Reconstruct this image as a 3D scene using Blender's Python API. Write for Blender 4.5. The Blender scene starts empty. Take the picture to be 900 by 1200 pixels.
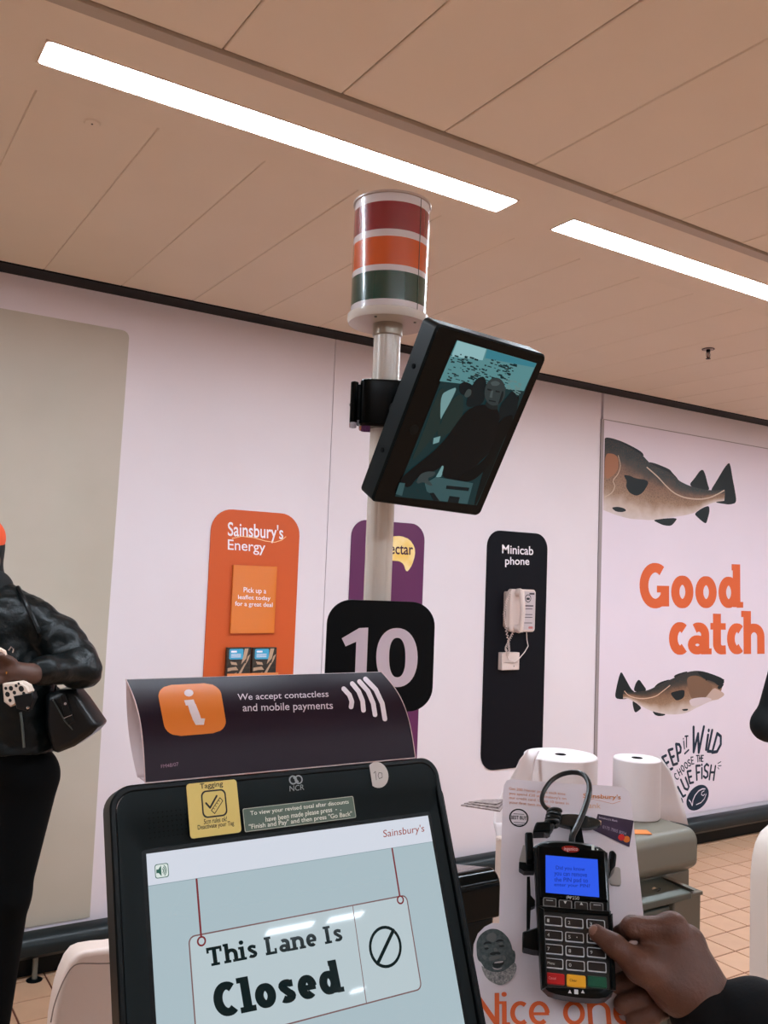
import bpy, bmesh, math, random
import numpy as np
from mathutils import Vector, Matrix
random.seed(7)
scene = bpy.context.scene
COL = scene.collection

# ------------------------------------------------------------------ camera
FPX = 1044.0
EYE = Vector((0, 0, 1.6))
def _cv(x, y): return np.array([x-450., 600.-y, FPX])
_v1 = _cv(2088, 739); _v1 /= np.linalg.norm(_v1)
_v2 = _cv(-220, 650); _v2 = _v2-_v2.dot(_v1)*_v1; _v2 /= np.linalg.norm(_v2)
_z = np.cross(_v1, _v2)
if _z[1] < 0: _z = -_z
RC = np.array([_v1, _v2, _z])
cam_d = bpy.data.cameras.new('camera'); cam = bpy.data.objects.new('camera', cam_d); COL.objects.link(cam)
cam_d.sensor_fit = 'VERTICAL'; cam_d.sensor_height = 24; cam_d.lens = FPX/1200*24; cam_d.clip_start = .02
m = Matrix.Identity(4)
for i in range(3):
    m[i][0] = RC[i, 0]; m[i][1] = RC[i, 1]; m[i][2] = -RC[i, 2]; m[i][3] = EYE[i]
cam.matrix_world = m
scene.camera = cam

# ------------------------------------------------------------------ world, exposure
wd = bpy.data.worlds.new('world'); scene.world = wd; wd.use_nodes = True
wd.node_tree.nodes['Background'].inputs[0].default_value = (.9, .85, .8, 1)
wd.node_tree.nodes['Background'].inputs[1].default_value = .05
scene.view_settings.view_transform = 'Standard'; scene.view_settings.look = 'None'
scene.view_settings.exposure = 0.0; scene.view_settings.gamma = 1
LIGHT_POWER = 72.0        # radiance of the strip lights, used by every ceiling_light diffuser
CEIL = 2.74

# ------------------------------------------------------------------ helpers: rays, frames
def ray(x, y): return Vector(RC @ _cv(x, y))
def at(x, y, d):                       # a point seen at pixel x, y and d metres ahead
    return EYE + ray(x, y)*(d/FPX)
def onplane(x, y, p, n):
    r = ray(x, y); t = (p-EYE).dot(n)/r.dot(n); return EYE + r*t
def frame(o, X, Y):
    X = Vector(X).normalized(); Y = Vector(Y); Y = (Y-X*Y.dot(X)).normalized(); N = X.cross(Y)
    M = Matrix.Identity(4)
    for i in range(3): M[i][0] = X[i]; M[i][1] = Y[i]; M[i][2] = N[i]; M[i][3] = o[i]
    return M
def fpx(F, x, y, w=0.0):               # pixel -> coordinates on the plane of frame F, w above it
    N = F.col[2].xyz; p = F.translation + N*w
    q = F.inverted() @ onplane(x, y, p, N); return (q.x, q.y)
def fpts(F, pts, w=0.0): return [fpx(F, a, b, w) for a, b in pts]

# ------------------------------------------------------------------ materials
def srgb(c): return tuple(((v/255)/12.92 if v/255 <= .04045 else ((v/255+.055)/1.055)**2.4) for v in c)
MATS = {}
def mat(name, rgb=(200, 200, 200), rough=.5, metal=0, spec=.5, emit=None, estr=1.0, bump=None, var=None, coat=0, trans=0, alpha=1, sss=0, rnd=0, lin=False):
    if name in MATS: return MATS[name]
    mt = bpy.data.materials.new(name); mt.use_nodes = True; nt = mt.node_tree; b = nt.nodes['Principled BSDF']
    c = rgb if lin else srgb(rgb)
    b.inputs['Base Color'].default_value = (*c, 1); b.inputs['Roughness'].default_value = rough
    if spec <= .12: b.inputs['IOR'].default_value = 1.22; b.inputs['Specular IOR Level'].default_value = .5
    b.inputs['Metallic'].default_value = metal; b.inputs['Specular IOR Level'].default_value = spec if spec > .12 else .5
    b.inputs['Coat Weight'].default_value = coat; b.inputs['Coat Roughness'].default_value = .05
    b.inputs['Transmission Weight'].default_value = trans; b.inputs['Alpha'].default_value = alpha
    if sss: b.inputs['Subsurface Weight'].default_value = sss; b.inputs['Subsurface Radius'].default_value = (.01, .004, .002)
    if emit is not None:
        b.inputs['Emission Color'].default_value = (*srgb(emit), 1); b.inputs['Emission Strength'].default_value = estr
    if var or bump or rnd: tc = nt.nodes.new('ShaderNodeTexCoord')
    last = None
    if var:      # (scale, amount 0..1, second colour, [detail])
        n = nt.nodes.new('ShaderNodeTexNoise'); n.inputs['Scale'].default_value = var[0]; n.inputs['Detail'].default_value = 4
        nt.links.new(tc.outputs['Object'], n.inputs['Vector'])
        r = nt.nodes.new('ShaderNodeValToRGB'); r.color_ramp.elements[0].position = .35; r.color_ramp.elements[1].position = .7
        r.color_ramp.elements[0].color = (*c, 1); c2 = srgb(var[2])
        r.color_ramp.elements[1].color = (*[c[i]*(1-var[1])+c2[i]*var[1] for i in range(3)], 1)
        nt.links.new(n.outputs['Fac'], r.inputs['Fac']); last = r.outputs['Color']
        nt.links.new(last, b.inputs['Base Color'])
    if rnd:
        oi = nt.nodes.new('ShaderNodeObjectInfo'); mr = nt.nodes.new('ShaderNodeMapRange')
        mr.inputs['To Min'].default_value = 1-rnd; mr.inputs['To Max'].default_value = 1+rnd*.6
        nt.links.new(oi.outputs['Random'], mr.inputs['Value'])
        hs = nt.nodes.new('ShaderNodeHueSaturation'); nt.links.new(mr.outputs[0], hs.inputs['Value'])
        if last: nt.links.new(last, hs.inputs['Color'])
        else: hs.inputs['Color'].default_value = (*c, 1)
        nt.links.new(hs.outputs[0], b.inputs['Base Color'])
    if bump:     # (scale, strength, distance)
        n = nt.nodes.new('ShaderNodeTexNoise'); n.inputs['Scale'].default_value = bump[0]; n.inputs['Detail'].default_value = 5
        nt.links.new(tc.outputs['Object'], n.inputs['Vector'])
        bp = nt.nodes.new('ShaderNodeBump'); bp.inputs['Strength'].default_value = bump[1]; bp.inputs['Distance'].default_value = bump[2]
        nt.links.new(n.outputs['Fac'], bp.inputs['Height']); nt.links.new(bp.outputs[0], b.inputs['Normal'])
    MATS[name] = mt; return mt
def glow(name, rgb, s=1.0, coat=0.0):
    """self-lit screen surface: black glass base that emits rgb"""
    return mat(name, (2, 3, 3), rough=.1, spec=.12, emit=rgb, estr=s)
def ink(rgb, rough=.55):
    return mat('ink_%02x%02x%02x' % tuple(rgb), rgb, rough=rough, spec=.3)

# ------------------------------------------------------------------ helpers: mesh building
WM = {}
def wmat(o): return WM.get(o, Matrix.Identity(4))
def place(o, parent, F):
    if parent is not None:
        o.parent = parent; o.matrix_basis = wmat(parent).inverted() @ F
    else: o.matrix_basis = F
    WM[o] = F.copy()
def rr(x0, y0, x1, y1, r, n=6):
    r = min(r, (x1-x0)/2, (y1-y0)/2); out = []
    for cx, cy, a in ((x1-r, y1-r, 0), (x0+r, y1-r, 90), (x0+r, y0+r, 180), (x1-r, y0+r, 270)):
        for k in range(n+1):
            t = math.radians(a+90*k/n); out.append((cx+r*math.cos(t), cy+r*math.sin(t)))
    return out
def circ(cx, cy, r, n=24, ry=None, rot=0):
    ry = ry or r; o = []
    for k in range(n):
        t = 2*math.pi*k/n; a = r*math.cos(t); b = ry*math.sin(t)
        o.append((cx+a*math.cos(rot)-b*math.sin(rot), cy+a*math.sin(rot)+b*math.cos(rot)))
    return o
def chaikin(L, n=2):
    L = list(L)
    for _ in range(n):
        o = []
        for i in range(len(L)):
            a, b = L[i], L[(i+1) % len(L)]; o += [(a[0]*.78+b[0]*.22, a[1]*.78+b[1]*.22), (a[0]*.22+b[0]*.78, a[1]*.22+b[1]*.78)]
        L = o
    return L
class MB:
    def __init__(s): s.v = []; s.f = []; s.uv = None
    def add(s, v, f):
        n = len(s.v); s.v += [tuple(p) for p in v]; s.f += [tuple(i+n for i in q) for q in f]; return s
    def flat(s, pts, z=0.0): return s.add([(x, y, z) for x, y in pts], [tuple(range(len(pts)))])
    def prism(s, pts, z0, z1, inset=0.0):
        a = sum(pts[i][0]*pts[(i+1) % len(pts)][1]-pts[(i+1) % len(pts)][0]*pts[i][1] for i in range(len(pts)))
        if a < 0: pts = pts[::-1]
        n = len(pts)
        if inset:
            cx = (min(p[0] for p in pts)+max(p[0] for p in pts))/2; cy = (min(p[1] for p in pts)+max(p[1] for p in pts))/2
            hx = (max(p[0] for p in pts)-min(p[0] for p in pts))/2; hy = (max(p[1] for p in pts)-min(p[1] for p in pts))/2
            sc = lambda p: (cx+(p[0]-cx)*(1-inset/hx), cy+(p[1]-cy)*(1-inset/hy))
            v = [(x, y, z0) for x, y in pts]+[(x, y, z1-inset) for x, y in pts]+[(*sc(p), z1) for p in pts]
            f = [tuple(range(n-1, -1, -1)), tuple(range(2*n, 3*n))]
            for k in range(2):
                f += [(k*n+i, k*n+(i+1) % n, (k+1)*n+(i+1) % n, (k+1)*n+i) for i in range(n)]
            return s.add(v, f)
        v = [(x, y, z0) for x, y in pts]+[(x, y, z1) for x, y in pts]
        f = [tuple(range(n-1, -1, -1)), tuple(range(n, 2*n))]+[(i, (i+1) % n, n+(i+1) % n, n+i) for i in range(n)]
        return s.add(v, f)
    def box(s, x0, y0, z0, x1, y1, z1, r=0):
        return s.prism(rr(x0, y0, x1, y1, r, 4) if r else [(x0, y0), (x1, y0), (x1, y1), (x0, y1)], z0, z1)
    def ring(s, outer, inner, z0, z1):           # two loops of equal count
        n = len(outer); v = []
        for z in (z0, z1): v += [(x, y, z) for x, y in outer]+[(x, y, z) for x, y in inner]
        f = []
        for i in range(n):
            j = (i+1) % n
            f += [(i, j, 2*n+j, 2*n+i), (n+j, n+i, 3*n+i, 3*n+j), (2*n+i, 2*n+j, 3*n+j, 3*n+i), (j, i, n+i, n+j)]
        return s.add(v, f)
    def lathe(s, prof, c=(0, 0, 0), n=32, axis='z', a0=0, a1=360):
        full = abs(a1-a0) >= 360; m_ = n if full else n+1; v = []; f = []
        for k in range(m_):
            t = math.radians(a0+(a1-a0)*k/n)
            for r, z in prof:
                p = (r*math.cos(t), r*math.sin(t), z)
                if axis == 'x': p = (p[2], p[0], p[1])
                if axis == 'y': p = (p[0], p[2], p[1])
                v.append((p[0]+c[0], p[1]+c[1], p[2]+c[2]))
        q = len(prof)
        for k in range(n):
            for i in range(q-1):
                a = k*q+i; b = ((k+1) % m_)*q+i
                f.append((a, b, b+1, a+1) if axis != 'y' else (a, a+1, b+1, b))
        return s.add(v, f)
    def tube(s, path, r, n=8, caps=True, close=False):
        P = [Vector(p) for p in path]; N = len(P); rs = r if hasattr(r, '__len__') else [r]*N
        up = Vector((0, 0, 1)); v = []; f = []; prev = None
        for i in range(N):
            t = (P[min(i+1, N-1)]-P[max(i-1, 0)]).normalized()
            if prev is None:
                a = t.cross(up); a = a if a.length > .1 else t.cross(Vector((1, 0, 0)))
            else: a = prev-t*prev.dot(t)
            a.normalize(); b = t.cross(a); prev = a
            for k in range(n):
                w = 2*math.pi*k/n; v.append(P[i]+(a*math.cos(w)+b*math.sin(w))*rs[i])
        for i in range(N-1):
            for k in range(n):
                f.append((i*n+k, i*n+(k+1) % n, (i+1)*n+(k+1) % n, (i+1)*n+k))
        if caps: f += [tuple(range(n-1, -1, -1)), tuple(range((N-1)*n, N*n))]
        return s.add(v, f)
    def ball(s, c, r, n=12, sc=(1, 1, 1)):
        prof = [(max(r*math.sin(math.pi*i/n), 1e-5), -r*math.cos(math.pi*i/n)) for i in range(n+1)]
        b = MB().lathe(prof, n=2*n); return s.add([(c[0]+p[0]*sc[0], c[1]+p[1]*sc[1], c[2]+p[2]*sc[2]) for p in b.v], b.f)
    def stroke(s, pts, w, z=0.0, taper=False):   # flat pen stroke with round ends
        for i, (p, q) in enumerate(zip(pts[:-1], pts[1:])):
            d = Vector((q[0]-p[0], q[1]-p[1]))
            if d.length < 1e-9: continue
            d.normalize(); n = Vector((-d.y, d.x))*w/2
            zq = z+2e-5*(i+1)
            s.add([(p[0]+n.x, p[1]+n.y, zq), (p[0]-n.x, p[1]-n.y, zq), (q[0]-n.x, q[1]-n.y, zq), (q[0]+n.x, q[1]+n.y, zq)], [(0, 1, 2, 3)])
        for i, p in enumerate(pts): s.flat(circ(p[0], p[1], w/2, 10), z-2e-5*(i+1))
        return s
    def grid(s, fn, nu, nv):                     # fn(u, v) -> xyz, also stores uv
        base = len(s.v)
        if s.uv is None: s.uv = {}
        for j in range(nv+1):
            for i in range(nu+1):
                s.uv[len(s.v)] = (i/nu, j/nv); s.v.append(tuple(fn(i/nu, j/nv)))
        for j in range(nv):
            for i in range(nu):
                a = base+j*(nu+1)+i; s.f.append((a, a+1, a+nu+2, a+nu+1))
        return s
    def build(s, name, mt, parent=None, F=None, bevel=0, smooth=35, fix=True, label=None, seg=2, solid=0):
        F = F if F is not None else (wmat(parent) if parent is not None else Matrix.Identity(4))
        me = bpy.data.meshes.new(name); me.from_pydata(s.v, [], s.f); me.update()
        if s.uv:
            ul = me.uv_layers.new(name='UVMap')
            for lp in me.loops: ul.data[lp.index].uv = s.uv.get(lp.vertex_index, (0, 0))
        if fix:
            bm = bmesh.new(); bm.from_mesh(me); bmesh.ops.recalc_face_normals(bm, faces=bm.faces); bm.to_mesh(me); bm.free()
        if smooth:
            me.shade_smooth(); me.set_sharp_from_angle(angle=math.radians(smooth))
        me.materials.append(mt)
        o = bpy.data.objects.new(name, me); COL.objects.link(o); place(o, parent, F)
        if solid:
            md = o.modifiers.new('solid', 'SOLIDIFY'); md.thickness = solid; md.offset = -1
        if bevel:
            md = o.modifiers.new('bevel', 'BEVEL'); md.width = bevel; md.segments = seg; md.limit_method = 'ANGLE'; md.angle_limit = math.radians(40)
            md.harden_normals = False
        if label: o['label'] = label
        return o
def smoothp(P, n=6):
    P = [Vector(p) for p in P]; out = []
    for i in range(len(P)-1):
        p0, p1, p2, p3 = P[max(i-1, 0)], P[i], P[i+1], P[min(i+2, len(P)-1)]
        for k in range(n):
            t = k/n; out.append(.5*((2*p1)+(-p0+p2)*t+(2*p0-5*p1+4*p2-p3)*t*t+(-p0+3*p1-3*p2+p3)*t**3))
    return out+[P[-1]]
def sm2(L): return [(p.x, p.y) for p in smoothp([(a, b, 0) for a, b in L], 5)]
def flatpoly(pts, z=0.0):
    return MB().flat(pts, z)
def tag(o, label, cat, group=None, kind=None):
    if label: o['label'] = label
    if cat: o['category'] = cat
    if group: o['group'] = group
    if kind: o['kind'] = kind
    return o
def thing(name, label, cat, F=None, group=None):
    o = bpy.data.objects.new(name, None); o.empty_display_size = .05; COL.objects.link(o)
    place(o, None, F if F is not None else Matrix.Identity(4)); return tag(o, label, cat, group)
def T(x, y, z): return Matrix.Translation((x, y, z))

# text: ink box of the string stretched onto bottom-left, bottom-right and top-left corners
_TC = {}
def text_verts(txt, bold):
    k = (txt, bold)
    if k in _TC: return _TC[k]
    cu = bpy.data.curves.new('t', 'FONT'); cu.body = txt; cu.size = 1; cu.offset = bold; cu.resolution_u = 4
    o = bpy.data.objects.new('t', cu); COL.objects.link(o)
    dg = bpy.context.evaluated_depsgraph_get(); me = bpy.data.meshes.new_from_object(o.evaluated_get(dg))
    v = [(p.co.x, p.co.y) for p in me.vertices]; f = [tuple(p.vertices) for p in me.polygons]
    bpy.data.objects.remove(o); bpy.data.curves.remove(cu); bpy.data.meshes.remove(me)
    xs = [p[0] for p in v]; ys = [p[1] for p in v]; a, b, c, d = min(xs), max(xs), min(ys), max(ys)
    _TC[k] = ([((x-a)/(b-a), (y-c)/(d-c)) for x, y in v], f); return _TC[k]
def add_text(mb, txt, bl, br, tl, z, bold=0.0):
    v, f = text_verts(txt, bold)
    return mb.add([(bl[0]+(br[0]-bl[0])*x+(tl[0]-bl[0])*y, bl[1]+(br[1]-bl[1])*x+(tl[1]-bl[1])*y, z) for x, y in v], f)
def lettering(txt, F, parent, mt, bl, br, tl, w=.0006, bold=0.0, name='lettering', label=None):
    """bl, br, tl are where the ink box sits in the photograph, measured onto the plane of F"""
    mb = MB()
    add_text(mb, txt, fpx(F, *bl, w), fpx(F, *br, w), fpx(F, *tl, w), w, bold)
    return mb.build(name, mt, parent, F, smooth=0, label=label)

# heavy slab lettering: each glyph is a set of thick pen paths with square ends; unit = x height
def _arc(cx, cy, rx, ry, a0, a1, n=14):
    return [(cx+rx*math.cos(math.radians(a0+(a1-a0)*k/n)), cy+ry*math.sin(math.radians(a0+(a1-a0)*k/n))) for k in range(n+1)]
def glyph(ch, s, slab):
    h = s/2; A = 1.42; K = 1.36; P = []; e = .1 if slab else 0
    def foot(x, y, l=.17, r=.17, up=True): P.append(([(x-h-l, y), (x+h+r, y)], s*.62))
    if ch == 'o': w = .92; P.append((_arc(w/2, .5, w/2-h, .5-h*.8, 0, 360, 28), s))
    elif ch == 'c': w = .78; P.append((_arc(w*.56, .5, w*.56-h, .5-h*.8, 52, 308, 20), s))
    elif ch == 'e': w = .88; P.append((_arc(w/2, .5, w/2-h, .5-h*.8, 0, 312, 22)+[], s)); P.append(([(h, .47), (w-h*.3, .47)], s*.62))
    elif ch == 'd':
        w = .98; P.append((_arc(w*.46, .5, w*.46-h, .5-h*.8, 0, 360, 28), s)); P.append(([(w-h, .02), (w-h, A)], s)); P.append(([(w-h-.22, A-s*.3), (w-h+.05, A-s*.3)], s*.6)); P.append(([(w-h, s*.28), (w+.13, s*.28)], s*.56))
    elif ch == 'a':
        w = .90; P.append(([(w-h, .0), (w-h, .62)]+_arc(w*.52, .62, w*.48-h, .38-h*.8, 0, 130, 10), s)); P.append((_arc(w*.45, .30, w*.45-h, .30-h*.75, 0, 360, 22), s*.9)); P.append(([(w-h, s*.28), (w+.10, s*.28)], s*.56))
    elif ch == 't': w = .66; P.append(([(.28, 1.3), (.28, .34)]+_arc(.28+.22, .34, .22, .34-h*.8, 180, 275, 8)+[(w, h*.85)], s)); P.append(([(0, 1-s*.31), (w, 1-s*.31)], s*.62))
    elif ch in 'hn':
        w = .96; top = A if ch == 'h' else 1.0; P.append(([(h, 0), (h, top)], s)); P.append(([(h, .55)]+_arc(w/2, .58, w/2-h, .42-h*.8, 180, 0, 14)+[(w-h, 0)], s))
        P.append(([(-.10, top-s*.3), (h, top-s*.3)], s*.6))
        if slab: foot(h, s*.28, .12, .10); foot(w-h, s*.28, .10, .12)
    elif ch == 'i': w = s+.04; P.append(([(h, 0), (h, 1)], s)); P.append(([(-.12, 1-s*.3), (h, 1-s*.3)], s*.6)); P.append((_arc(h, 1.30, s*.29, s*.27, 0, 360, 12), s*.6)); foot(h, s*.28, .14 if slab else -.1, .14) 
    elif ch == 'l': w = s+.04; P.append(([(h, 0), (h, A)], s)); P.append(([(-.14, A-s*.3), (h, A-s*.3)], s*.6)); foot(h, s*.28, .14, .16)
    elif ch == 's': w = .74; P.append(([(w-.06, .80)]+_arc(w*.52, .72, w*.42-h*.6, .28-h*.8, 40, 200, 8)+_arc(w*.48, .29, w*.48-h*.7, .29-h*.8, 60, -150, 10), s*.9))
    elif ch == 'T': w = 1.14; P.append(([(w/2, 0), (w/2, K)], s)); P.append(([(0, K-s*.35), (w, K-s*.35)], s*.7)); P.append(([(s*.28, K-.42), (s*.28, K)], s*.56)) if slab else None; P.append(([(w-s*.28, K-.42), (w-s*.28, K)], s*.56)) if slab else None; foot(w/2, s*.28) if slab else None
    elif ch == 'L': w = .90; P.append(([(h+e, 0), (h+e, K)], s)); P.append(([(0, s*.33), (w, s*.33)], s*.66)); foot(h+e, K-s*.28, .1, .12) if slab else None; P.append(([(w-s*.28, 0), (w-s*.28, .42)], s*.56)) if slab else None
    elif ch == 'I': w = s+(.3 if slab else 0); P.append(([(w/2, 0), (w/2, K)], s)); foot(w/2, s*.28, .15, .15) if slab else None; foot(w/2, K-s*.28, .15, .15) if slab else None
    elif ch == 'C': w = 1.06; P.append((_arc(w*.54, K/2, w*.54-h, K/2-h*.8, 50, 310, 24), s))
    elif ch == 'G': w = 1.16; P.append((_arc(w*.53, K/2, w*.53-h, K/2-h*.8, 55, 318, 24), s)); P.append(([(w-h, .05), (w-h, .68)], s)); P.append(([(w*.58, .68-s*.3), (w, .68-s*.3)], s*.6))
    elif ch == 'N': w = 1.12; P.append(([(h, 0), (h, K)], s)); P.append(([(w-h, 0), (w-h, K)], s)); P.append(([(h*.8, K), (w-h*.8, 0)], s*1.05))
    else: w = .45
    return P, w
def heavy(txt, F, parent, mt, bl, br, tl, w, s, slab=False, name='lettering', sp=.11):
    V, FF, ZZ = [], [], []; x = 0; lay = 0
    for ch in txt:
        P, gw = glyph(ch, s, slab)
        for path, t in P:
            n = len(path); closed = n > 3 and math.dist(path[0], path[-1]) < 1e-6
            base = len(V); lay += 1
            for i in range(n):
                ZZ += [(lay % 5)*3e-5]*2
                a = path[i-1] if i else (path[-2] if closed else path[0]); b = path[(i+1)] if i < n-1 else (path[1] if closed else path[-1])
                dx, dy = b[0]-a[0], b[1]-a[1]; L = math.hypot(dx, dy) or 1; nx, ny = -dy/L, dx/L
                th = t/2*(1-.16*abs(nx if abs(ny) > .9 else 0)) if False else t/2*(.84+.16*abs(nx))
                if n == 2: th = t/2
                V += [(x+path[i][0]+nx*th, path[i][1]+ny*th), (x+path[i][0]-nx*th, path[i][1]-ny*th)]
            FF += [(base+2*i, base+2*i+1, base+2*i+3, base+2*i+2) for i in range(n-1)]
        x += gw+(sp if ch != ' ' else 0)-(.10 if ch == 'c' else 0)
    xs = [v[0] for v in V]; ys = [v[1] for v in V]; a, b, c, d = min(xs), max(xs), min(ys), max(ys)
    p0, p1, p2 = fpx(F, *bl, w), fpx(F, *br, w), fpx(F, *tl, w); mb = MB()
    mb.v = [(p0[0]+(p1[0]-p0[0])*(X-a)/(b-a)+(p2[0]-p0[0])*(Y-c)/(d-c), p0[1]+(p1[1]-p0[1])*(X-a)/(b-a)+(p2[1]-p0[1])*(Y-c)/(d-c), w+zz_) for (X, Y), zz_ in zip(V, ZZ)]; mb.f = FF
    return mb.build(name, mt, parent, F, smooth=0)

# implicit surfaces for bodies: smooth union of round cones and ellipsoids, meshed with surface nets
def sdf_mesh(prims, vox, k, cuts=(), kc=.004, pad=.02):
    pts = []; 
    for p in prims:
        if p[0] == 'c': pts += [np.array(p[1])-max(p[3], p[4]), np.array(p[1])+max(p[3], p[4]), np.array(p[2])-max(p[3], p[4]), np.array(p[2])+max(p[3], p[4])]
        else: pts += [np.array(p[1])-max(p[2]), np.array(p[1])+max(p[2])]
    lo = np.min(pts, 0)-pad; hi = np.max(pts, 0)+pad; n = np.ceil((hi-lo)/vox).astype(int)+1
    X, Y, Z = np.meshgrid(*[lo[i]+vox*np.arange(n[i]) for i in range(3)], indexing='ij')
    P = np.stack([X, Y, Z], -1).astype(np.float32)
    def prim(p):
        if p[0] == 'h': return P[..., 2]-p[1]
        if p[0] == 'c':
            a = np.array(p[1], np.float32); b = np.array(p[2], np.float32); ba = b-a; L = float(ba@ba)
            t = np.clip(((P-a)@ba)/max(L, 1e-9), 0, 1); return np.linalg.norm(P-a-t[..., None]*ba, axis=-1)-(p[3]+(p[4]-p[3])*t)
        c = np.array(p[1], np.float32); r = np.array(p[2], np.float32); q = P-c
        if len(p) > 3: q = q @ np.array(p[3], np.float32)
        k0 = np.linalg.norm(q/r, axis=-1); k1 = np.linalg.norm(q/(r*r), axis=-1)+1e-9; return k0*(k0-1)/k1
    d = None
    for p in prims:
        e = prim(p); kk = p[-1]['k'] if isinstance(p[-1], dict) else k
        if d is None: d = e
        else:
            h = np.maximum(kk-np.abs(d-e), 0)/kk; d = np.minimum(d, e)-h*h*kk*.25
    for p in cuts:
        e = -prim(p); h = np.maximum(kc-np.abs(d-e), 0)/kc; d = np.maximum(d, e)+h*h*kc*.25
    s = d < 0; nx, ny, nz = d.shape
    acc = np.zeros((nx-1, ny-1, nz-1, 3)); cnt = np.zeros((nx-1, ny-1, nz-1))
    cells = np.indices((nx-1, ny-1, nz-1))
    for ax in range(3):
        oth = [i for i in range(3) if i != ax]
        for u in (0, 1):
            for w in (0, 1):
                st = [0, 0, 0]; st[oth[0]] = u; st[oth[1]] = w; en = list(st); en[ax] = 1
                A = d[st[0]:st[0]+nx-1, st[1]:st[1]+ny-1, st[2]:st[2]+nz-1]; B = d[en[0]:en[0]+nx-1, en[1]:en[1]+ny-1, en[2]:en[2]+nz-1]
                mk = (A < 0) != (B < 0); t = np.where(mk, A/np.where(mk, A-B, 1), 0)
                cnt += mk
                for q in range(3): acc[..., q] += np.where(mk, st[q]+(t if q == ax else 0), 0)
    act = cnt > 0; idx = -np.ones(act.shape, int); idx[act] = np.arange(act.sum())
    vs = np.stack([cells[q][act]+acc[..., q][act]/cnt[act] for q in range(3)], -1)*vox+lo
    F_ = []
    for ax in range(3):
        sl0 = [slice(1, -1)]*3; sl0[ax] = slice(0, -1); sl1 = [slice(1, -1)]*3; sl1[ax] = slice(1, None)
        A = s[tuple(sl0)]; B = s[tuple(sl1)]
        e = np.argwhere(A != B); flip = A[A != B]
        off = np.array([1, 1, 1]); off[ax] = 0; e = e+off
        b1, b2 = [i for i in range(3) if i != ax]; d1 = np.zeros(3, int); d1[b1] = 1; d2 = np.zeros(3, int); d2[b2] = 1
        g = lambda q: idx[q[:, 0], q[:, 1], q[:, 2]]
        quad = np.stack([g(e), g(e-d1), g(e-d1-d2), g(e-d2)], -1)
        flip2 = flip if ax != 1 else ~flip
        quad[~flip2] = quad[~flip2][:, ::-1]
        F_.append(quad)
    mb = MB(); mb.v = [tuple(map(float, p)) for p in vs]; mb.f = [tuple(map(int, q)) for q in np.concatenate(F_)]
    return mb
def sdf_obj(name, prims, vox, k, mt, parent=None, F=None, cuts=(), kc=.004, sm=2, label=None):
    mb = sdf_mesh(prims, vox, k, cuts, kc)
    base = F if F is not None else (wmat(parent) if parent is not None else Matrix.Identity(4))
    inv = base.inverted(); mb.v = [tuple(inv @ Vector(p)) for p in mb.v]     # prims are given in world space
    o = mb.build(name, mt, parent, base, smooth=180, label=label)
    if sm:
        md = o.modifiers.new('smooth', 'SMOOTH'); md.factor = .5; md.iterations = sm
    return o
def cone(a, b, ra, rb, **k): return ('c', tuple(a), tuple(b), ra, rb) + ((k,) if k else ())

# ------------------------------------------------------------------ common materials
M_white = mat('painted_wall', (226, 215, 220), rough=.35, spec=.4, var=(1.5, .5, (216, 204, 208)))
M_ceil = mat('ceiling_paint', (220, 204, 185), rough=.6, var=(3, .4, (215, 198, 178)), rnd=.015)
M_trimc = mat('ceiling_trim', (168, 152, 136), rough=.5)
M_void = mat('void_black', (4, 7, 8), rough=.9, spec=.1)
M_black = mat('black_plastic', (3, 7, 8), rough=.35, spec=.12, bump=(900, .08, .0004))
M_blackg = mat('black_gloss', (2, 5, 6), rough=.12, spec=.12)
M_teal = mat('charcoal_plastic', (8, 19, 21), rough=.45, spec=.12, bump=(1200, .1, .0004))
M_cream = mat('cream_plastic', (205, 184, 172), rough=.4)
M_grey = mat('khaki_grey_metal', (112, 107, 95), rough=.42, spec=.4, bump=(700, .06, .0003))
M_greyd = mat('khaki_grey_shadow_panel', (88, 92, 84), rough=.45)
M_chrome = mat('chrome', (190, 190, 190), rough=.2, metal=1)
M_paper = mat('paper_white', (208, 196, 195), rough=.8, spec=.2, bump=(300, .1, .0006))

# ================================================================== SETTING
DW = 3.75
# ---- floor
M_tile = mat('floor_tile', (206, 164, 132), rough=.4, spec=.3, var=(9, .5, (192, 150, 120)), rnd=.05)
M_grout = mat('grout', (104, 56, 38), rough=.9)
fl = MB().box(-4, -8, -.03, 9, DW, -.0035).build('floor', M_grout); fl['kind'] = 'structure'
SX, SY, OX, OY = .1588, .16, .88, 3.69
tb = MB(); jx, jy, c = SX/2-.0036, SY/2-.0036, .0012
tb.add([(-jx, -jy, -.0035), (jx, -jy, -.0035), (jx, jy, -.0035), (-jx, jy, -.0035), (-jx, -jy, -c), (jx, -jy, -c), (jx, jy, -c), (-jx, jy, -c),
        (-jx+c, -jy+c, 0), (jx-c, -jy+c, 0), (jx-c, jy-c, 0), (-jx+c, jy-c, 0)],
       [(i, (i+1) % 4, 4+(i+1) % 4, 4+i) for i in range(4)]+[(4+i, 4+(i+1) % 4, 8+(i+1) % 4, 8+i) for i in range(4)]+[(8, 9, 10, 11)])
tile0 = None; field = MB()
for i in range(-31, 52):
    for j in range(-73, 1):
        cx = OX+SX*(i+.5); cy = OY+SY*(j-.5)
        if not (-4 < cx-SX/2 and cx+SX/2 < 9 and cy > -7.9): continue
        if (3.1 < cx < 5.7 and 2.25 < cy) or (.45 < cx < 1.15 and 3.15 < cy):
            if tile0 is None: o = tile0 = tb.build('tile', M_tile, fl, T(cx, cy, 0), smooth=0)
            else:
                o = tile0.copy(); COL.objects.link(o); o.matrix_basis = T(cx, cy, random.uniform(-.0004, 0))
        else: field.add([(p[0]+cx, p[1]+cy, p[2]) for p in tb.v], tb.f)
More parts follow.
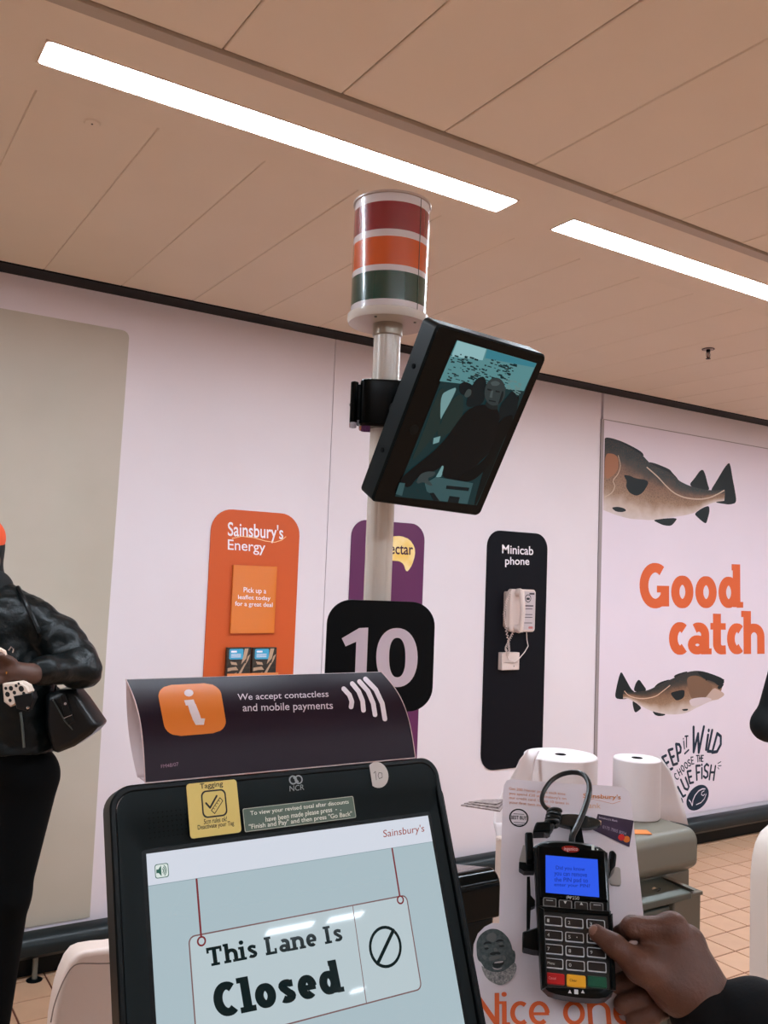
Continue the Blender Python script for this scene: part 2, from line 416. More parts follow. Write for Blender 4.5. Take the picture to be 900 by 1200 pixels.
# cut tiles along the wall
for i in range(-31, 52):
    cx = OX+SX*(i+.5)
    if cx+SX/2 < 9: field.box(cx-jx, OY+.0022, -.0035, cx+jx, DW-.001, 0)
field.build('tile_field', M_tile, fl, smooth=0)['kind'] = 'stuff'

# ---- walls
wf = MB().box(-4, DW+.02, 0, 9, DW+.1, 2.95).build('wall_far', M_white); wf['kind'] = 'structure'
for x0, x1 in ((-4, 2.0705), (2.0735, 3.896), (3.92, 5.95), (5.953, 9)):
    MB().box(x0, DW, 0, x1, DW+.02, 2.80).build('panel', M_white, wf, bevel=.0008)
for nm, b in (('wall_left', (-4.1, -8, 0, -4, DW+.1, 2.95)), ('wall_right', (9, -8, 0, 9.1, DW+.1, 2.95)), ('wall_near', (-4.1, -8.1, 0, 9.1, -8, 2.95))):
    MB().box(*b).build(nm, mat('shop_wall', (226, 220, 220), rough=.6))['kind'] = 'structure'
bb = MB().box(-4, 3.732, 0, 9, DW, .1).build('baseboard_far', mat('skirting', (6, 10, 10), rough=.5, spec=.2)); bb['kind'] = 'structure'
tr = MB().box(-4, 3.604, 2.7455, 9, DW, 2.83).build('shadow_gap_trim', mat('shadow_gap_black', (3, 6, 7), rough=.5, spec=.15)); tr['kind'] = 'structure'  # black box stands in for the shade of the gap at the ceiling edge
MB().box(-4, 3.596, 2.738, 9, 3.604, 2.79).build('edge_lip', M_void, tr)

# ---- ceiling
ce = MB().box(-4, -8, CEIL+.03, 9, DW, CEIL+.06).build('ceiling', M_void); ce['kind'] = 'structure'
PX0, PW = .0705, .3035
def plank(y0, y1):
    w = PW/2; b = MB(); c = .0025
    b.add([(-w, y0, .014), (w, y0, .014), (w, y1, .014), (-w, y1, .014), (-w, y0, c), (w, y0, c), (w, y1, c), (-w, y1, c),
           (-w+c, y0+c, 0), (w-c, y0+c, 0), (w-c, y1-c, 0), (-w+c, y1-c, 0)],
          [(i, (i+1) % 4, 4+(i+1) % 4, 4+i) for i in range(4)]+[(4+i, 4+(i+1) % 4, 8+(i+1) % 4, 8+i) for i in range(4)]+[(8, 9, 10, 11), (3, 2, 1, 0)])
    return b
for (y0, y1, i0, i1, wide) in ((2.222, 3.595, -6, 21, ()), (.28, 1.798, -6, 21, (2, 3, 4)), (-1.24, .276, -6, 21, (1, 4)), (-2.76, -1.244, -6, 21, (3,))):
    first = None; x = 0
    for i in range(i0, i1+1):
        cx = PX0+PW*(i+.5)
        if first is None:
            first = o = plank(y0, y1).build('ceiling_panel', M_ceil, ce, T(cx, 0, CEIL), smooth=0)
        else:
            o = first.copy(); COL.objects.link(o)
        g = .0035 if i in wide else .0008
        o.matrix_basis = T(cx+g/2, 0, CEIL+(random.uniform(0, .0012) if i not in wide else random.uniform(.0005, .002))) @ Matrix.Diagonal(((PW-g)/PW, 1, 1, 1))
rest = MB().box(-4, -8, CEIL, 9, -2.765, CEIL+.014); rest.box(-4, -2.764, CEIL, PX0-6*PW-.004, 1.80, CEIL+.014); rest.box(-4, 2.222, CEIL, PX0-6*PW-.004, 3.595, CEIL+.014)
rest.box(PX0+22*PW+.004, -2.764, CEIL, 9, 1.80, CEIL+.014); rest.box(PX0+22*PW+.004, 2.222, CEIL, 9, 3.595, CEIL+.014)
rest.build('ceiling_field', M_ceil, ce, smooth=0)
# lighting channel: strips of board around the row of lamps, and a metal edge
LY0, LY1, LX0, LL, LP_ = 1.986, 2.096, .348, 1.358, 1.579
chn = MB(); chn.box(-4, 1.842, CEIL-.001, 9, LY0, CEIL+.012); chn.box(-4, LY1, CEIL-.001, 9, 2.2215, CEIL+.012)
xs = [LX0+LP_*k for k in range(-2, 6)]
prev = -4
for x in xs: chn.box(prev, LY0, CEIL-.001, x, LY1, CEIL+.012); prev = x+LL
chn.box(prev, LY0, CEIL-.001, 9, LY1, CEIL+.012)
chn.build('lighting_channel', M_ceil, ce, smooth=0)
for x0, x1 in ((-4, 1.908), (1.9095, 5.2), (5.2015, 9)):
    MB().box(x0, 1.803, CEIL-.006, x1, 1.8415, CEIL+.02).build('metal_edge', M_trimc, ce, bevel=.001)
M_lamp = mat('lamp_diffuser', (250, 250, 250), emit=(226, 241, 255), estr=LIGHT_POWER)
M_rim = mat('lamp_rim', (226, 204, 190), rough=.5)
def ceiling_light(x, y, label, group, z=CEIL):
    t = thing('ceiling_light', label, 'ceiling light', T(x, y, z), group)
    w, l = .055, LL/2
    MB().ring(rr(-l, -w, l, w, .012, 4), rr(-l+.004, -w+.004, l-.004, w-.004, .01, 4), -.003, .01).build('frame', M_rim, t, smooth=0)
    MB().prism(rr(-l+.004, -w+.004, l-.004, w-.004, .01, 4), -.0015, .01).build('diffuser', M_lamp, t, smooth=0)
    return t
yc = (LY0+LY1)/2
ORD = ('first', 'second', 'third', 'fourth', 'fifth', 'sixth', 'seventh', 'eighth')
for k, x in enumerate(xs):
    nm = {2: 'long lit ceiling strip light, the left one of the two in view, above the beacon',
          3: 'lit ceiling strip light cut by the right edge, above the sprinkler',
          0: 'lit ceiling strip light farthest left outside the frame in the front channel', 1: 'lit ceiling strip light just left of the frame in the front channel'}.get(k, 'strip light outside the frame, %s beyond the one cut by the edge' % ORD[max(k-4, 0)])
    if x+LL < 9: ceiling_light(x+LL/2, yc, nm, 'strip lights in the ceiling channel')
for y, rn in ((-1.55, 'nearer'), (-6.6, 'farther')):          # unseen rows added behind the photographer to brighten the room
    for k in range(-1, 5): ceiling_light(LX0+LP_*k+LL/2, y, 'unseen strip light added in the %s row behind the photographer, %s from the left' % (rn, ORD[k+1]), 'added strip lights behind the photographer', CEIL-.004)
for k, (x, y, l) in enumerate(((2.415, -3.18, .15), (2.775, -3.18, .12), (3.51, -4.58, .06))):      # short lamps mirrored in the touchscreen
    t = thing('spot_panel', 'short lit ceiling panel behind the photographer, %s from the left' % ORD[k], 'ceiling light', T(x, y, CEIL-.004), 'short lamps behind the photographer')
    MB().ring(rr(-l, -.04, l, .04, .005, 2), rr(-l+.004, -.036, l-.004, .036, .005, 2), -.003, .003).build('frame', M_rim, t, smooth=0)
    MB().prism(rr(-l+.004, -.036, l-.004, .036, .005, 2), -.0015, .003).build('diffuser', M_lamp, t, smooth=0)
# sprinkler and flush cap
p = onplane(830, 409, Vector((0, 0, CEIL)), Vector((0, 0, 1)))
sp = thing('sprinkler', 'small dark fire sprinkler hanging from the ceiling at right', 'sprinkler', T(p.x, p.y, CEIL))
MB().lathe([(.001, -.004), (.030, -.004), (.034, 0), (.034, .001)], n=24).build('escutcheon', mat('sprinkler_plate', (150, 125, 110), rough=.3, metal=.3), sp)
MB().lathe([(.0341, 0), (.0341, -.003), (.036, -.003), (.036, 0)], n=24).build('shadow_ring', M_void, sp)
MB().lathe([(.001, -.004), (.012, -.004), (.012, -.016), (.009, -.02), (.001, -.02)], n=12).build('body', M_black, sp)
for s in (-1, 1):
    MB().tube([(s*.011, 0, -.018), (s*.016, 0, -.03), (s*.014, 0, -.046), (s*.004, 0, -.056)], .0025, 6).build('frame_arm', M_black, sp)
MB().tube([(0, 0, -.018), (0, 0, -.056)], .0035, 8).build('bulb', mat('sprinkler_bulb', (90, 30, 25), rough=.2), sp)
MB().lathe([(.001, -.06), (.014, -.06), (.014, -.057), (.001, -.056)], n=16).build('deflector', M_black, sp)
sp.scale = (.8, .8, .8)
p = onplane(108, 144, Vector((0, 0, CEIL)), Vector((0, 0, 1)))
cp = thing('ceiling_sensor', 'small round flush sensor in the ceiling left of the beacon', 'sensor', T(p.x, p.y, CEIL))
MB().lathe([(.001, -.003), (.018, -.003), (.022, .0)], n=24).build('cover', M_ceil, cp)
MB().lathe([(.001, -.0042), (.0025, -.0042), (.0025, -.003)], n=10).build('screw', M_black, cp)

# ---- beige faded board on the wall at the left
WF = frame((0, DW, 0), (1, 0, 0), (0, 0, 1))          # the wall plane: u = world x, v = height
M_beige = mat('faded_board', (182, 172, 156), rough=.45, var=(2.2, .6, (196, 185, 172)), bump=(40, .03, .001))
bd = MB().prism([(-1.2, .178), (1.05, .178)]+[(1.052, 1.3)]+rr(-1.2, .178, 1.068, 2.6, .03, 4)[:5]+[(-1.2, 2.6)], 0, .003).build('wall_board', M_beige, None, WF @ T(0, 0, 0))
tag(bd, 'large faded beige board on the white wall behind the woman', 'wall board')

# ---- bumper rail
ra = thing('bumper_rail', 'dark teal bumper rail on short posts along the foot of the white wall', 'bumper rail', T(.835, 3.69, 0))
prof = [(3.715, .178), (3.70, .180), (3.675, .172), (3.655, .155), (3.648, .13), (3.652, .105), (3.67, .088), (3.715, .085)]
n = len(prof); rb_ = MB()
rb_.add([(x, y, z) for x in (-3.9, 8.9) for y, z in prof], [(i, (i+1) % n, n+(i+1) % n, n+i) for i in range(n)]+[tuple(range(n)), tuple(range(2*n-1, n-1, -1))])
rb_.build('rail', mat('bumper_rubber', (10, 24, 27), rough=.35, spec=.35), ra, Matrix.Identity(4))
for x in (-.9, .835, 2.57, 4.305, 6.04):
    MB().lathe([(.0105, 0), (.0105, .09)], (x, 3.685, .005), 14).build('post', mat('rail_post', (120, 120, 112), rough=.35, metal=.6), ra, Matrix.Identity(4))
    MB().lathe([(.001, .006), (.022, .006), (.03, .002), (.03, 0)], (x, 3.685, 0), 18).build('flange', M_black, ra, Matrix.Identity(4))

# ================================================================== WALL SIGNS
def sign_board(name, label, x0, x1, z0, z1, r, mt, th=.006, cat='sign'):
    F = frame(((x0+x1)/2, DW, z0), (1, 0, 0), (0, 0, 1))
    t = thing(name, label, cat, F)
    w = (x1-x0)/2
    MB().prism(rr(-w, 0, w, z1-z0, r, 8), 0, th).build('board', mt, t, bevel=.001)
    return t, F
M_orange = mat('orange_board', (205, 88, 38), rough=.45, spec=.35)
M_navy = mat('navy_board', (12, 12, 19), rough=.6, spec=.1)
M_purple = mat('plum_board', (92, 32, 80), rough=.4, spec=.4)
W_ = ink((240, 232, 236)); 
# energy
se, FE = sign_board('energy_sign', 'tall orange sign with rounded corners reading Energy, left of the pole', 1.48, 1.921, .592, 1.876, .1, M_orange)
lettering("Sainsbury's", FE, se, W_, (267, 633), (332, 637), (267, 611), w=.0065, bold=.012)
lettering("Energy", FE, se, W_, (267, 648), (311, 651), (267, 632), w=.0065, bold=.006)
sw = MB(); sw.stroke(fpts(FE, [(272, 631), (283, 628.5), (297, 630), (311, 634), (322, 635.5), (330, 633), (335, 629)], .0065), .0035, .0066)
sw.build('swoosh', ink((250, 200, 150)), se, FE, smooth=0)
pa = MB(); q = fpts(FE, [(274, 662), (325, 664), (321.5, 742), (270, 742.5)], .02); pa.prism(q, .008, .02)
po = pa.build('leaflet_panel', mat('acrylic_orange', (222, 122, 48), rough=.12, spec=.6, coat=.5), se, FE, bevel=.001, label='paler glossy orange panel')
MB().prism(fpts(FE, [(285, 680), (300, 680), (300, 720), (285, 720)], .02), .006, .0082).build('spacer', M_orange, se, FE)
for tx, a, b, c_ in (("Pick up a", (285.5, 696), (312, 697.5), (285.5, 688)), ("leaflet today", (279, 703.5), (317, 705), (279, 697)), ("for a great deal", (275.5, 711.5), (319.5, 713), (275.5, 704.5))):
    lettering(tx, FE, po, W_, a, b, c_, w=.0206, bold=.007)
# leaflets in a pocket
pk = MB(); q0 = fpx(FE, 266, 757, .03); q1 = fpx(FE, 325.5, 757, .03)
MB().box(q0[0], q0[1]-.17, .006, q1[0], q0[1]-.165, .05).build('pocket', M_orange, se, FE)
MB().box(q0[0], q0[1]-.165, .046, q1[0], q0[1]-.12, .05).build('pocket_front', mat('clear_pocket', (225, 140, 90), rough=.1), se, FE)
for k, (a, b, wh) in enumerate(((266.5, 294.5, 'left'), (296.5, 324.5, 'right'))):
    u0 = fpx(FE, a, 759, .03)[0]; u1 = fpx(FE, b, 759, .03)[0]; v1 = fpx(FE, a, 759, .03)[1]; v0 = v1-.16
    F = FE @ T((u0+u1)/2, v0, .012); w = (u1-u0)/2; hh = v1-v0
    lf = thing('leaflet', '%s leaflet of the two with a blue title box in the orange sign pocket' % wh, 'leaflet', F, 'leaflets on the orange sign')
    MB().box(-w, 0, 0, w, hh, .018).build('booklet', mat('leaflet_photo_dark', (62, 52, 44), rough=.3, var=(60, .9, (20, 30, 30))), lf, bevel=.001)
    MB().prism(rr(-w*.82, hh-.052, w*.35, hh-.006, .006, 3), .018, .0184).build('title_box', ink((70, 165, 205), .3), lf, smooth=0)
    mb = MB(); mb.flat(rr(-w*.68, hh-.022, -w*.2, hh-.014, .001, 1), .0187)
    for j in range(3): mb.flat([(-w*.68, hh-.031-.006*j), (w*.15, hh-.031-.006*j), (w*.15, hh-.0285-.006*j), (-w*.68, hh-.0285-.006*j)], .0187)
    mb.build('title_lines', W_, lf, smooth=0)
    mb = MB(); mb.flat([(w*.45, hh-.005), (w*.78, hh-.004), (w*.6, hh-.05), (w*.2, hh-.075), (w*.35, hh-.04)], .0185)
    mb.flat([(w*.5, hh-.07), (w*.62, hh-.07), (w*.2, hh-.12), (-w*.1, hh-.125)], .0185); mb.flat([(w*.72, hh-.04), (w*.95, hh-.03), (w*.8, hh-.055), (w*.55, hh-.08)], .0185)
    mb.flat([(-w*.9, hh-.09), (-w*.2, hh-.085), (w*.0, hh-.10), (-w*.5, hh-.1), (-w*.9, hh-.105)], .0185); mb.flat([(-w*.7, hh-.062), (-w*.2, hh-.066), (-w*.1, hh-.078), (-w*.6, hh-.075)], .0185)
    mb.flat([(-w*.7, hh-.12), (-w*.1, hh-.11), (-w*.4, hh-.14), (-w*.9, hh-.15)], .0185)
    mb.build('cover_photo', ink((188, 158, 132), .3), lf, smooth=0)
# nectar
sn, FN = sign_board('loyalty_sign', 'tall plum purple sign with gold droplet logo, half hidden by the pole', 2.205, 2.641, .592, 1.876, .085, M_purple)
nd = MB(); lo_ = fpts(FN, [(448, 640), (452, 632), (460, 628.5), (470, 628), (480, 632), (486, 641), (486.5, 650), (483, 662), (478, 669.5), (475.5, 669), (473, 661), (468, 657.5), (459, 657), (452, 654), (448, 648)], .0062)
nd.prism(chaikin(lo_, 1), .006, .0066)
mg = mat('gold_logo', (238, 196, 96), rough=.4, var=(11, .7, (252, 236, 190))); nd.build('logo', mg, sn, FN, smooth=0)
lettering("nectar", FN, sn, ink((60, 20, 50)), (450.5, 649), (484, 650.5), (450.5, 637.8), w=.0072, bold=.012)
# minicab
sm_, FM = sign_board('minicab_sign', 'tall navy sign with rounded corners reading Minicab phone, right of the pole', 3.056, 3.492, .592, 1.875, .088, M_navy)
lettering("Minicab", FM, sm_, W_, (588.5, 648.6), (625, 650.6), (588.5, 638.2), w=.0065, bold=.012)
lettering("phone", FM, sm_, W_, (592, 664.5), (620.3, 665), (592, 652.5), w=.0065, bold=.012)
# wall phone
def wp(x, y, w=.0): u = fpx(WF, x, y, w); return u
M_phone = mat('phone_plastic', (216, 196, 188), rough=.35)
u0, v1 = wp(594, 690, .03); u1, v0 = wp(626.5, 740.5, .03)
FP = WF @ T((u0+u1)/2, v0, .006); w = (u1-u0)/2; hh = v1-v0
ph = thing('wall_phone', 'cream wall telephone with handset hung on the Minicab sign', 'telephone', FP)
MB().prism(rr(-w*.75, 0, w, hh, .02, 5), 0, .03, inset=.006).build('body', M_phone, ph)
MB().prism(rr(-w*.05, .012, w*.93, hh-.012, .012, 4), .030, .0308).build('instruction_plate', mat('phone_label', (190, 176, 178), rough=.4), ph, smooth=0)
mb = MB()
mb.flat(rr(w*.5, hh-.028, w*.86, hh-.018, .002, 2), .0312)
for j in range(7):
    yy = hh*.6-j*hh*.066
    if j in (2, 5): continue
    mb.flat([(w*.12, yy), (w*(.75 if j else .8), yy), (w*(.75 if j else .8), yy+(.004 if j else .007)), (w*.12, yy+(.004 if j else .007))], .0312)
mb.build('printed_lines', ink((70, 60, 66)), ph, smooth=0)
mb = MB(); mb.ring(circ(w*.42, hh*.79, .022, 20), circ(w*.42, hh*.79, .018, 20), .0309, .0313)
mb.flat(rr(w*.42-.012, hh*.79-.008, w*.42+.012, hh*.79+.004, .003, 2), .0312); mb.build('taxi_badge', ink((28, 34, 36)), ph, smooth=0)
MB().flat(rr(w*.5, .018, w*.8, .03, .003, 2), .0312).build('red_mark', ink((190, 110, 110)), ph, smooth=0)
# handset: curved grip with ear and mouth caps
path = [(-w*.32, hh*(.02+.96*k/12), .058+.018*math.sin(math.pi*k/12)) for k in range(13)]
rad = [.017 if k in (0, 1, 11, 12) else .0145 for k in range(13)]
hs = MB(); hs.tube(path, rad, 10)
hsn = hs.build('handset', M_phone, ph)
for yy in (hh*.08, hh*.92):
    MB().lathe([(.001, .03), (.022, .03), (.024, .05), (.018, .064), (.001, .066)], (-w*.32, yy, 0), 16).build('handset_cap', M_phone, ph)
MB().prism(rr(-w, hh*.1, -w*.62, hh*.94, .01, 3), 0, .022).build('side_shell', mat('phone_side', (176, 158, 150), rough=.4), ph)
def coil(path, r, tr_, turns, n=8):
    P = [Vector(p) for p in path]; out = []; tot = turns*n
    for k in range(tot+1):
        s = k/tot*(len(P)-1); i = min(int(s), len(P)-2); f = s-i; c = P[i].lerp(P[i+1], f); t = (P[i+1]-P[i]).normalized()
        a = t.cross(Vector((0, 0, 1))).normalized(); b = t.cross(a); w_ = 2*math.pi*k/n
        out.append(c+(a*math.cos(w_)+b*math.sin(w_))*r)
    return MB().tube(out, tr_, 5)
def wl(x, y, d): u = fpx(FP, x, y, d); return (u[0], u[1], d)
coil([wl(598, 694, .03), wl(593, 705, .03), wl(590.5, 720, .03), wl(592, 733, .03), wl(596, 752, .04), wl(597, 764, .055), wl(595, 768, .05), wl(592.5, 760, .04), wl(597, 750, .03), wl(603, 738, .02)], .005, .0022, 46).build('coiled_cord', M_phone, ph)
MB().tube([wl(617, 741, .01), wl(617.5, 750, .01), wl(619, 757, .012), wl(615, 764, .02), wl(609, 771, .03), wl(603, 776, .045), wl(596, 773, .05), wl(593.5, 767, .045)], .0028, 6).build('cable', M_phone, ph)
u0, v1 = wp(589, 765, .04); u1, v0 = wp(609, 785, .04)
sx_ = thing('junction_box', 'small cream socket box under the wall telephone', 'socket', WF @ T((u0+u1)/2, v0, .006))
w = (u1-u0)/2; hh = v1-v0
MB().prism(rr(-w, 0, w, hh, .004, 3), 0, .032, inset=.003).build('box', M_phone, sx_)
MB().prism(rr(-w*.8, hh*.42, w*.8, hh*.46, .001, 1), .032, .0326).build('lid_seam', mat('phone_side'), sx_, smooth=0)
MB().lathe([(.001, .0335), (.004, .0335), (.004, .032)], (w*.35, hh*.22, 0), 10).build('screw', M_chrome, sx_)

# ================================================================== FISH POSTER
FPo = frame((4.9, DW, .19), (1, 0, 0), (0, 0, 1))
ps = thing('wall_poster', 'large white wall poster reading Good catch with two fish', 'poster', FPo)
M_post = mat('poster_vinyl', (225, 211, 222), rough=.4, var=(1.2, .5, (216, 203, 212)))
MB().box(3.921-4.9, 0, 0, 5.949-4.9, 2.585-.19, .004).build('sheet', M_post, ps, bevel=.0008)
mb = MB(); mb.box(3.897-4.9, 0, -.001, 3.921-4.9, 2.588-.19, .006); mb.box(3.921-4.9, 2.585-.19, -.001, 5.949-4.9, 2.590-.19, .006)
mb.build('edge_strip', mat('poster_edge', (150, 138, 138), rough=.5), ps)
Z = .0046
def pf(pts): return fpts(FPo, pts, Z)
def band_fish(up, lo, name, mt, z):
    up, lo = sm2(up), sm2(lo)
    """body between a back line and a belly line, both left to right"""
    def samp(L, t):
        xs_ = [p[0] for p in L]; x = xs_[0]+(xs_[-1]-xs_[0])*t; i = 0
        while i < len(L)-2 and L[i+1][0] < x: i += 1
        a, b = L[i], L[i+1]; f = (x-a[0])/(b[0]-a[0]) if b[0] != a[0] else 0; return (x, a[1]+(b[1]-a[1])*f)
    def fn(u, v):
        a = samp(lo, u); b = samp(up, u); return (a[0]+(b[0]-a[0])*v, a[1]+(b[1]-a[1])*v, z)
    return MB().grid(fn, 40, 8).build(name, mt, ps, FPo, smooth=0)
def fish_mat(name, spots):
    mt = bpy.data.materials.new(name); mt.use_nodes = True; nt = mt.node_tree; b = nt.nodes['Principled BSDF']; b.inputs['Roughness'].default_value = .5
    tc = nt.nodes.new('ShaderNodeTexCoord'); sp = nt.nodes.new('ShaderNodeSeparateXYZ'); nt.links.new(tc.outputs['UV'], sp.inputs[0])
    n1 = nt.nodes.new('ShaderNodeTexNoise'); n1.inputs['Scale'].default_value = 14; nt.links.new(tc.outputs['Object'], n1.inputs['Vector'])
    ad = nt.nodes.new('ShaderNodeMath'); ad.operation = 'MULTIPLY_ADD'; ad.inputs[1].default_value = .22; ad.inputs[2].default_value = -.11
    nt.links.new(n1.outputs['Fac'], ad.inputs[0]); s2 = nt.nodes.new('ShaderNodeMath'); nt.links.new(ad.outputs[0], s2.inputs[0]); nt.links.new(sp.outputs['Y'], s2.inputs[1])
    r = nt.nodes.new('ShaderNodeValToRGB'); cr = r.color_ramp
    cols = [(0, (206, 190, 186)), (.14, (188, 166, 152)), (.32, (150, 118, 92)), (.6, (128, 92, 68)), (.76, (62, 54, 46)), (.88, (24, 34, 34)), (1, (16, 28, 30))]
    while len(cr.elements) < len(cols): cr.elements.new(.5)
    for e, (p_, c_) in zip(cr.elements, cols): e.position = p_; e.color = (*srgb(c_), 1)
    nt.links.new(s2.outputs[0], r.inputs['Fac'])
    vo = nt.nodes.new('ShaderNodeTexVoronoi'); vo.inputs['Scale'].default_value = spots; nt.links.new(tc.outputs['Object'], vo.inputs['Vector'])
    rs = nt.nodes.new('ShaderNodeMapRange'); rs.inputs['From Min'].default_value = .25; rs.inputs['From Max'].default_value = .5; rs.inputs['To Min'].default_value = .55; rs.inputs['To Max'].default_value = 0
    nt.links.new(vo.outputs['Distance'], rs.inputs['Value'])
    bl_ = nt.nodes.new('ShaderNodeMapRange'); bl_.inputs['From Min'].default_value = .18; bl_.inputs['From Max'].default_value = .45; nt.links.new(s2.outputs[0], bl_.inputs['Value'])
    ml = nt.nodes.new('ShaderNodeMath'); ml.operation = 'MULTIPLY'; nt.links.new(rs.outputs[0], ml.inputs[0]); nt.links.new(bl_.outputs[0], ml.inputs[1])
    mx = nt.nodes.new('ShaderNodeMix'); mx.data_type = 'RGBA'; nt.links.new(ml.outputs[0], mx.inputs['Factor']); nt.links.new(r.outputs['Color'], mx.inputs['A']); mx.inputs['B'].default_value = (*srgb((78, 50, 34)), 1)
    nt.links.new(mx.outputs['Result'], b.inputs['Base Color']); return mt
MFish = fish_mat('fish_print', 95); MFish2 = fish_mat('fish_print_small', 150)
M_fin = ink((17, 27, 29)); M_fin2 = ink((74, 66, 56))
def P8(L): return [(680+a/4.09, 470+b/4.09) for a, b in L]
def P1(L): return [(680+a/4.09, 720+b/4.09) for a, b in L]
def fins(polys, conv, name, mt, z):
    for q in polys: MB().flat(chaikin(fpts(FPo, conv(q), z)), z).build(name, mt, ps, FPo, smooth=0)
up = pf(P8([(117, 180), (165, 186), (235, 220), (300, 262), (335, 298), (400, 330), (440, 350), (475, 382), (530, 408), (590, 422), (640, 428), (695, 424)]))
lo = pf(P8([(110, 522), (170, 545), (235, 563), (300, 568), (345, 570), (450, 556), (540, 538), (590, 508), (640, 486), (690, 478)]))
fins([[(117, 174), (150, 177), (205, 195), (270, 228), (300, 248), (306, 268), (235, 235), (117, 195)], [(320, 290), (360, 298), (428, 326), (440, 342), (470, 374), (470, 392), (400, 345)],
      [(520, 402), (548, 370), (572, 335), (588, 327), (600, 352), (610, 395), (622, 430), (560, 425)],
      [(620, 436), (655, 380), (690, 320), (714, 292), (722, 318), (730, 370), (742, 430), (750, 488), (715, 497), (680, 492), (645, 486), (665, 455)],
      [(545, 540), (565, 560), (588, 580), (604, 588), (612, 560), (620, 530), (618, 500), (585, 512)], [(345, 568), (370, 583), (400, 596), (435, 599), (452, 582), (468, 558)]], P8, 'fish_fin', M_fin, .0045)
band_fish(up, lo, 'fish_body', MFish, .0049)
fins([[(205, 352), (240, 358), (262, 370), (320, 378), (328, 395), (300, 440), (270, 456), (235, 440), (218, 408), (225, 385)], [(148, 510), (180, 506), (212, 514), (222, 526), (200, 533), (170, 530)]], P8, 'fish_marking', M_fin, .0053)
fins([[(118, 250), (160, 252), (182, 270), (185, 320), (165, 352), (118, 382)]], P8, 'fish_gill', ink((160, 108, 80)), .0053)
mb = MB(); mb.stroke(sm2(fpts(FPo, P8([(182, 262), (192, 310), (180, 350), (158, 380), (165, 410), (150, 440), (117, 460)]), .0056)), .006, .0056)
mb.stroke(sm2(fpts(FPo, P8([(320, 318), (370, 362), (410, 405), (450, 440), (500, 462), (560, 470), (610, 465), (650, 450), (690, 428)]), .0056)), .0085, .0056)
mb.build('fish_line', ink((196, 172, 150)), ps, FPo, smooth=0)
up = pf(P1([(205, 372), (250, 372), (320, 364), (380, 336), (445, 306), (500, 281), (560, 270), (620, 282), (690, 312)]))
lo = pf(P1([(205, 403), (235, 406), (290, 438), (345, 464), (420, 479), (500, 474), (560, 446), (620, 418), (664, 408)]))
fins([[(164, 402), (175, 340), (188, 290), (197, 273), (215, 305), (245, 360), (262, 372), (240, 402), (200, 408)], [(254, 368), (265, 330), (281, 309), (300, 335), (320, 364), (290, 374)],
      [(250, 412), (252, 440), (262, 473), (280, 462), (295, 448), (270, 425)], [(343, 460), (355, 480), (372, 488), (400, 486), (412, 478)], [(445, 305), (455, 288), (520, 270), (500, 290)], [(350, 352), (378, 325), (440, 308), (380, 345)]], P1, 'fish_fin', M_fin, .0045)
band_fish(up, lo, 'fish_body', MFish2, .0049)
fins([[(664, 362), (690, 378), (689, 390), (660, 408), (620, 412), (600, 400), (640, 350)]], P1, 'fish_jaw', ink((186, 160, 148)), .0051)
fins([[(510, 300), (560, 290), (610, 320), (640, 350), (600, 400), (560, 425), (530, 400), (515, 350)]], P1, 'fish_gill', ink((118, 88, 68)), .0051)
fins([[(430, 376), (465, 366), (502, 360), (498, 400), (462, 415), (445, 398)], [(484, 455), (518, 451), (515, 461), (495, 463)], [(560, 270), (620, 281), (688, 308), (691, 330), (664, 345), (640, 322), (600, 312), (570, 290)],
      [(655, 345), (690, 330), (682, 348), (664, 362)]], P1, 'fish_marking', M_fin, .0053)
fins([[(520, 405), (600, 395), (640, 408), (560, 440), (530, 440)]], P1, 'fish_throat', ink((206, 188, 190)), .0052)
mb = MB(); mb.stroke(sm2(fpts(FPo, P1([(212, 368), (232, 388), (265, 400), (310, 403), (360, 392), (395, 368), (430, 340)]), .0056)), .006, .0056); mb.build('fish_line', ink((206, 172, 150)), ps, FPo, smooth=0)
mb = MB(); mb.flat(circ(*fpx(FPo, *P1([(604, 312)])[0], .0057), .008, 14), .0057); mb.build('fish_eye', ink((12, 16, 16)), ps, FPo, smooth=0)
M_or = ink((214, 96, 50))
heavy("Good", FPo, ps, M_or, (749.5, 713), (871, 712.5), (749.5, 657), .0048, .34, sp=.08)
heavy("catch", FPo, ps, M_or, (784, 767.5), (896, 766.5), (784, 713), .0048, .34, sp=.05)
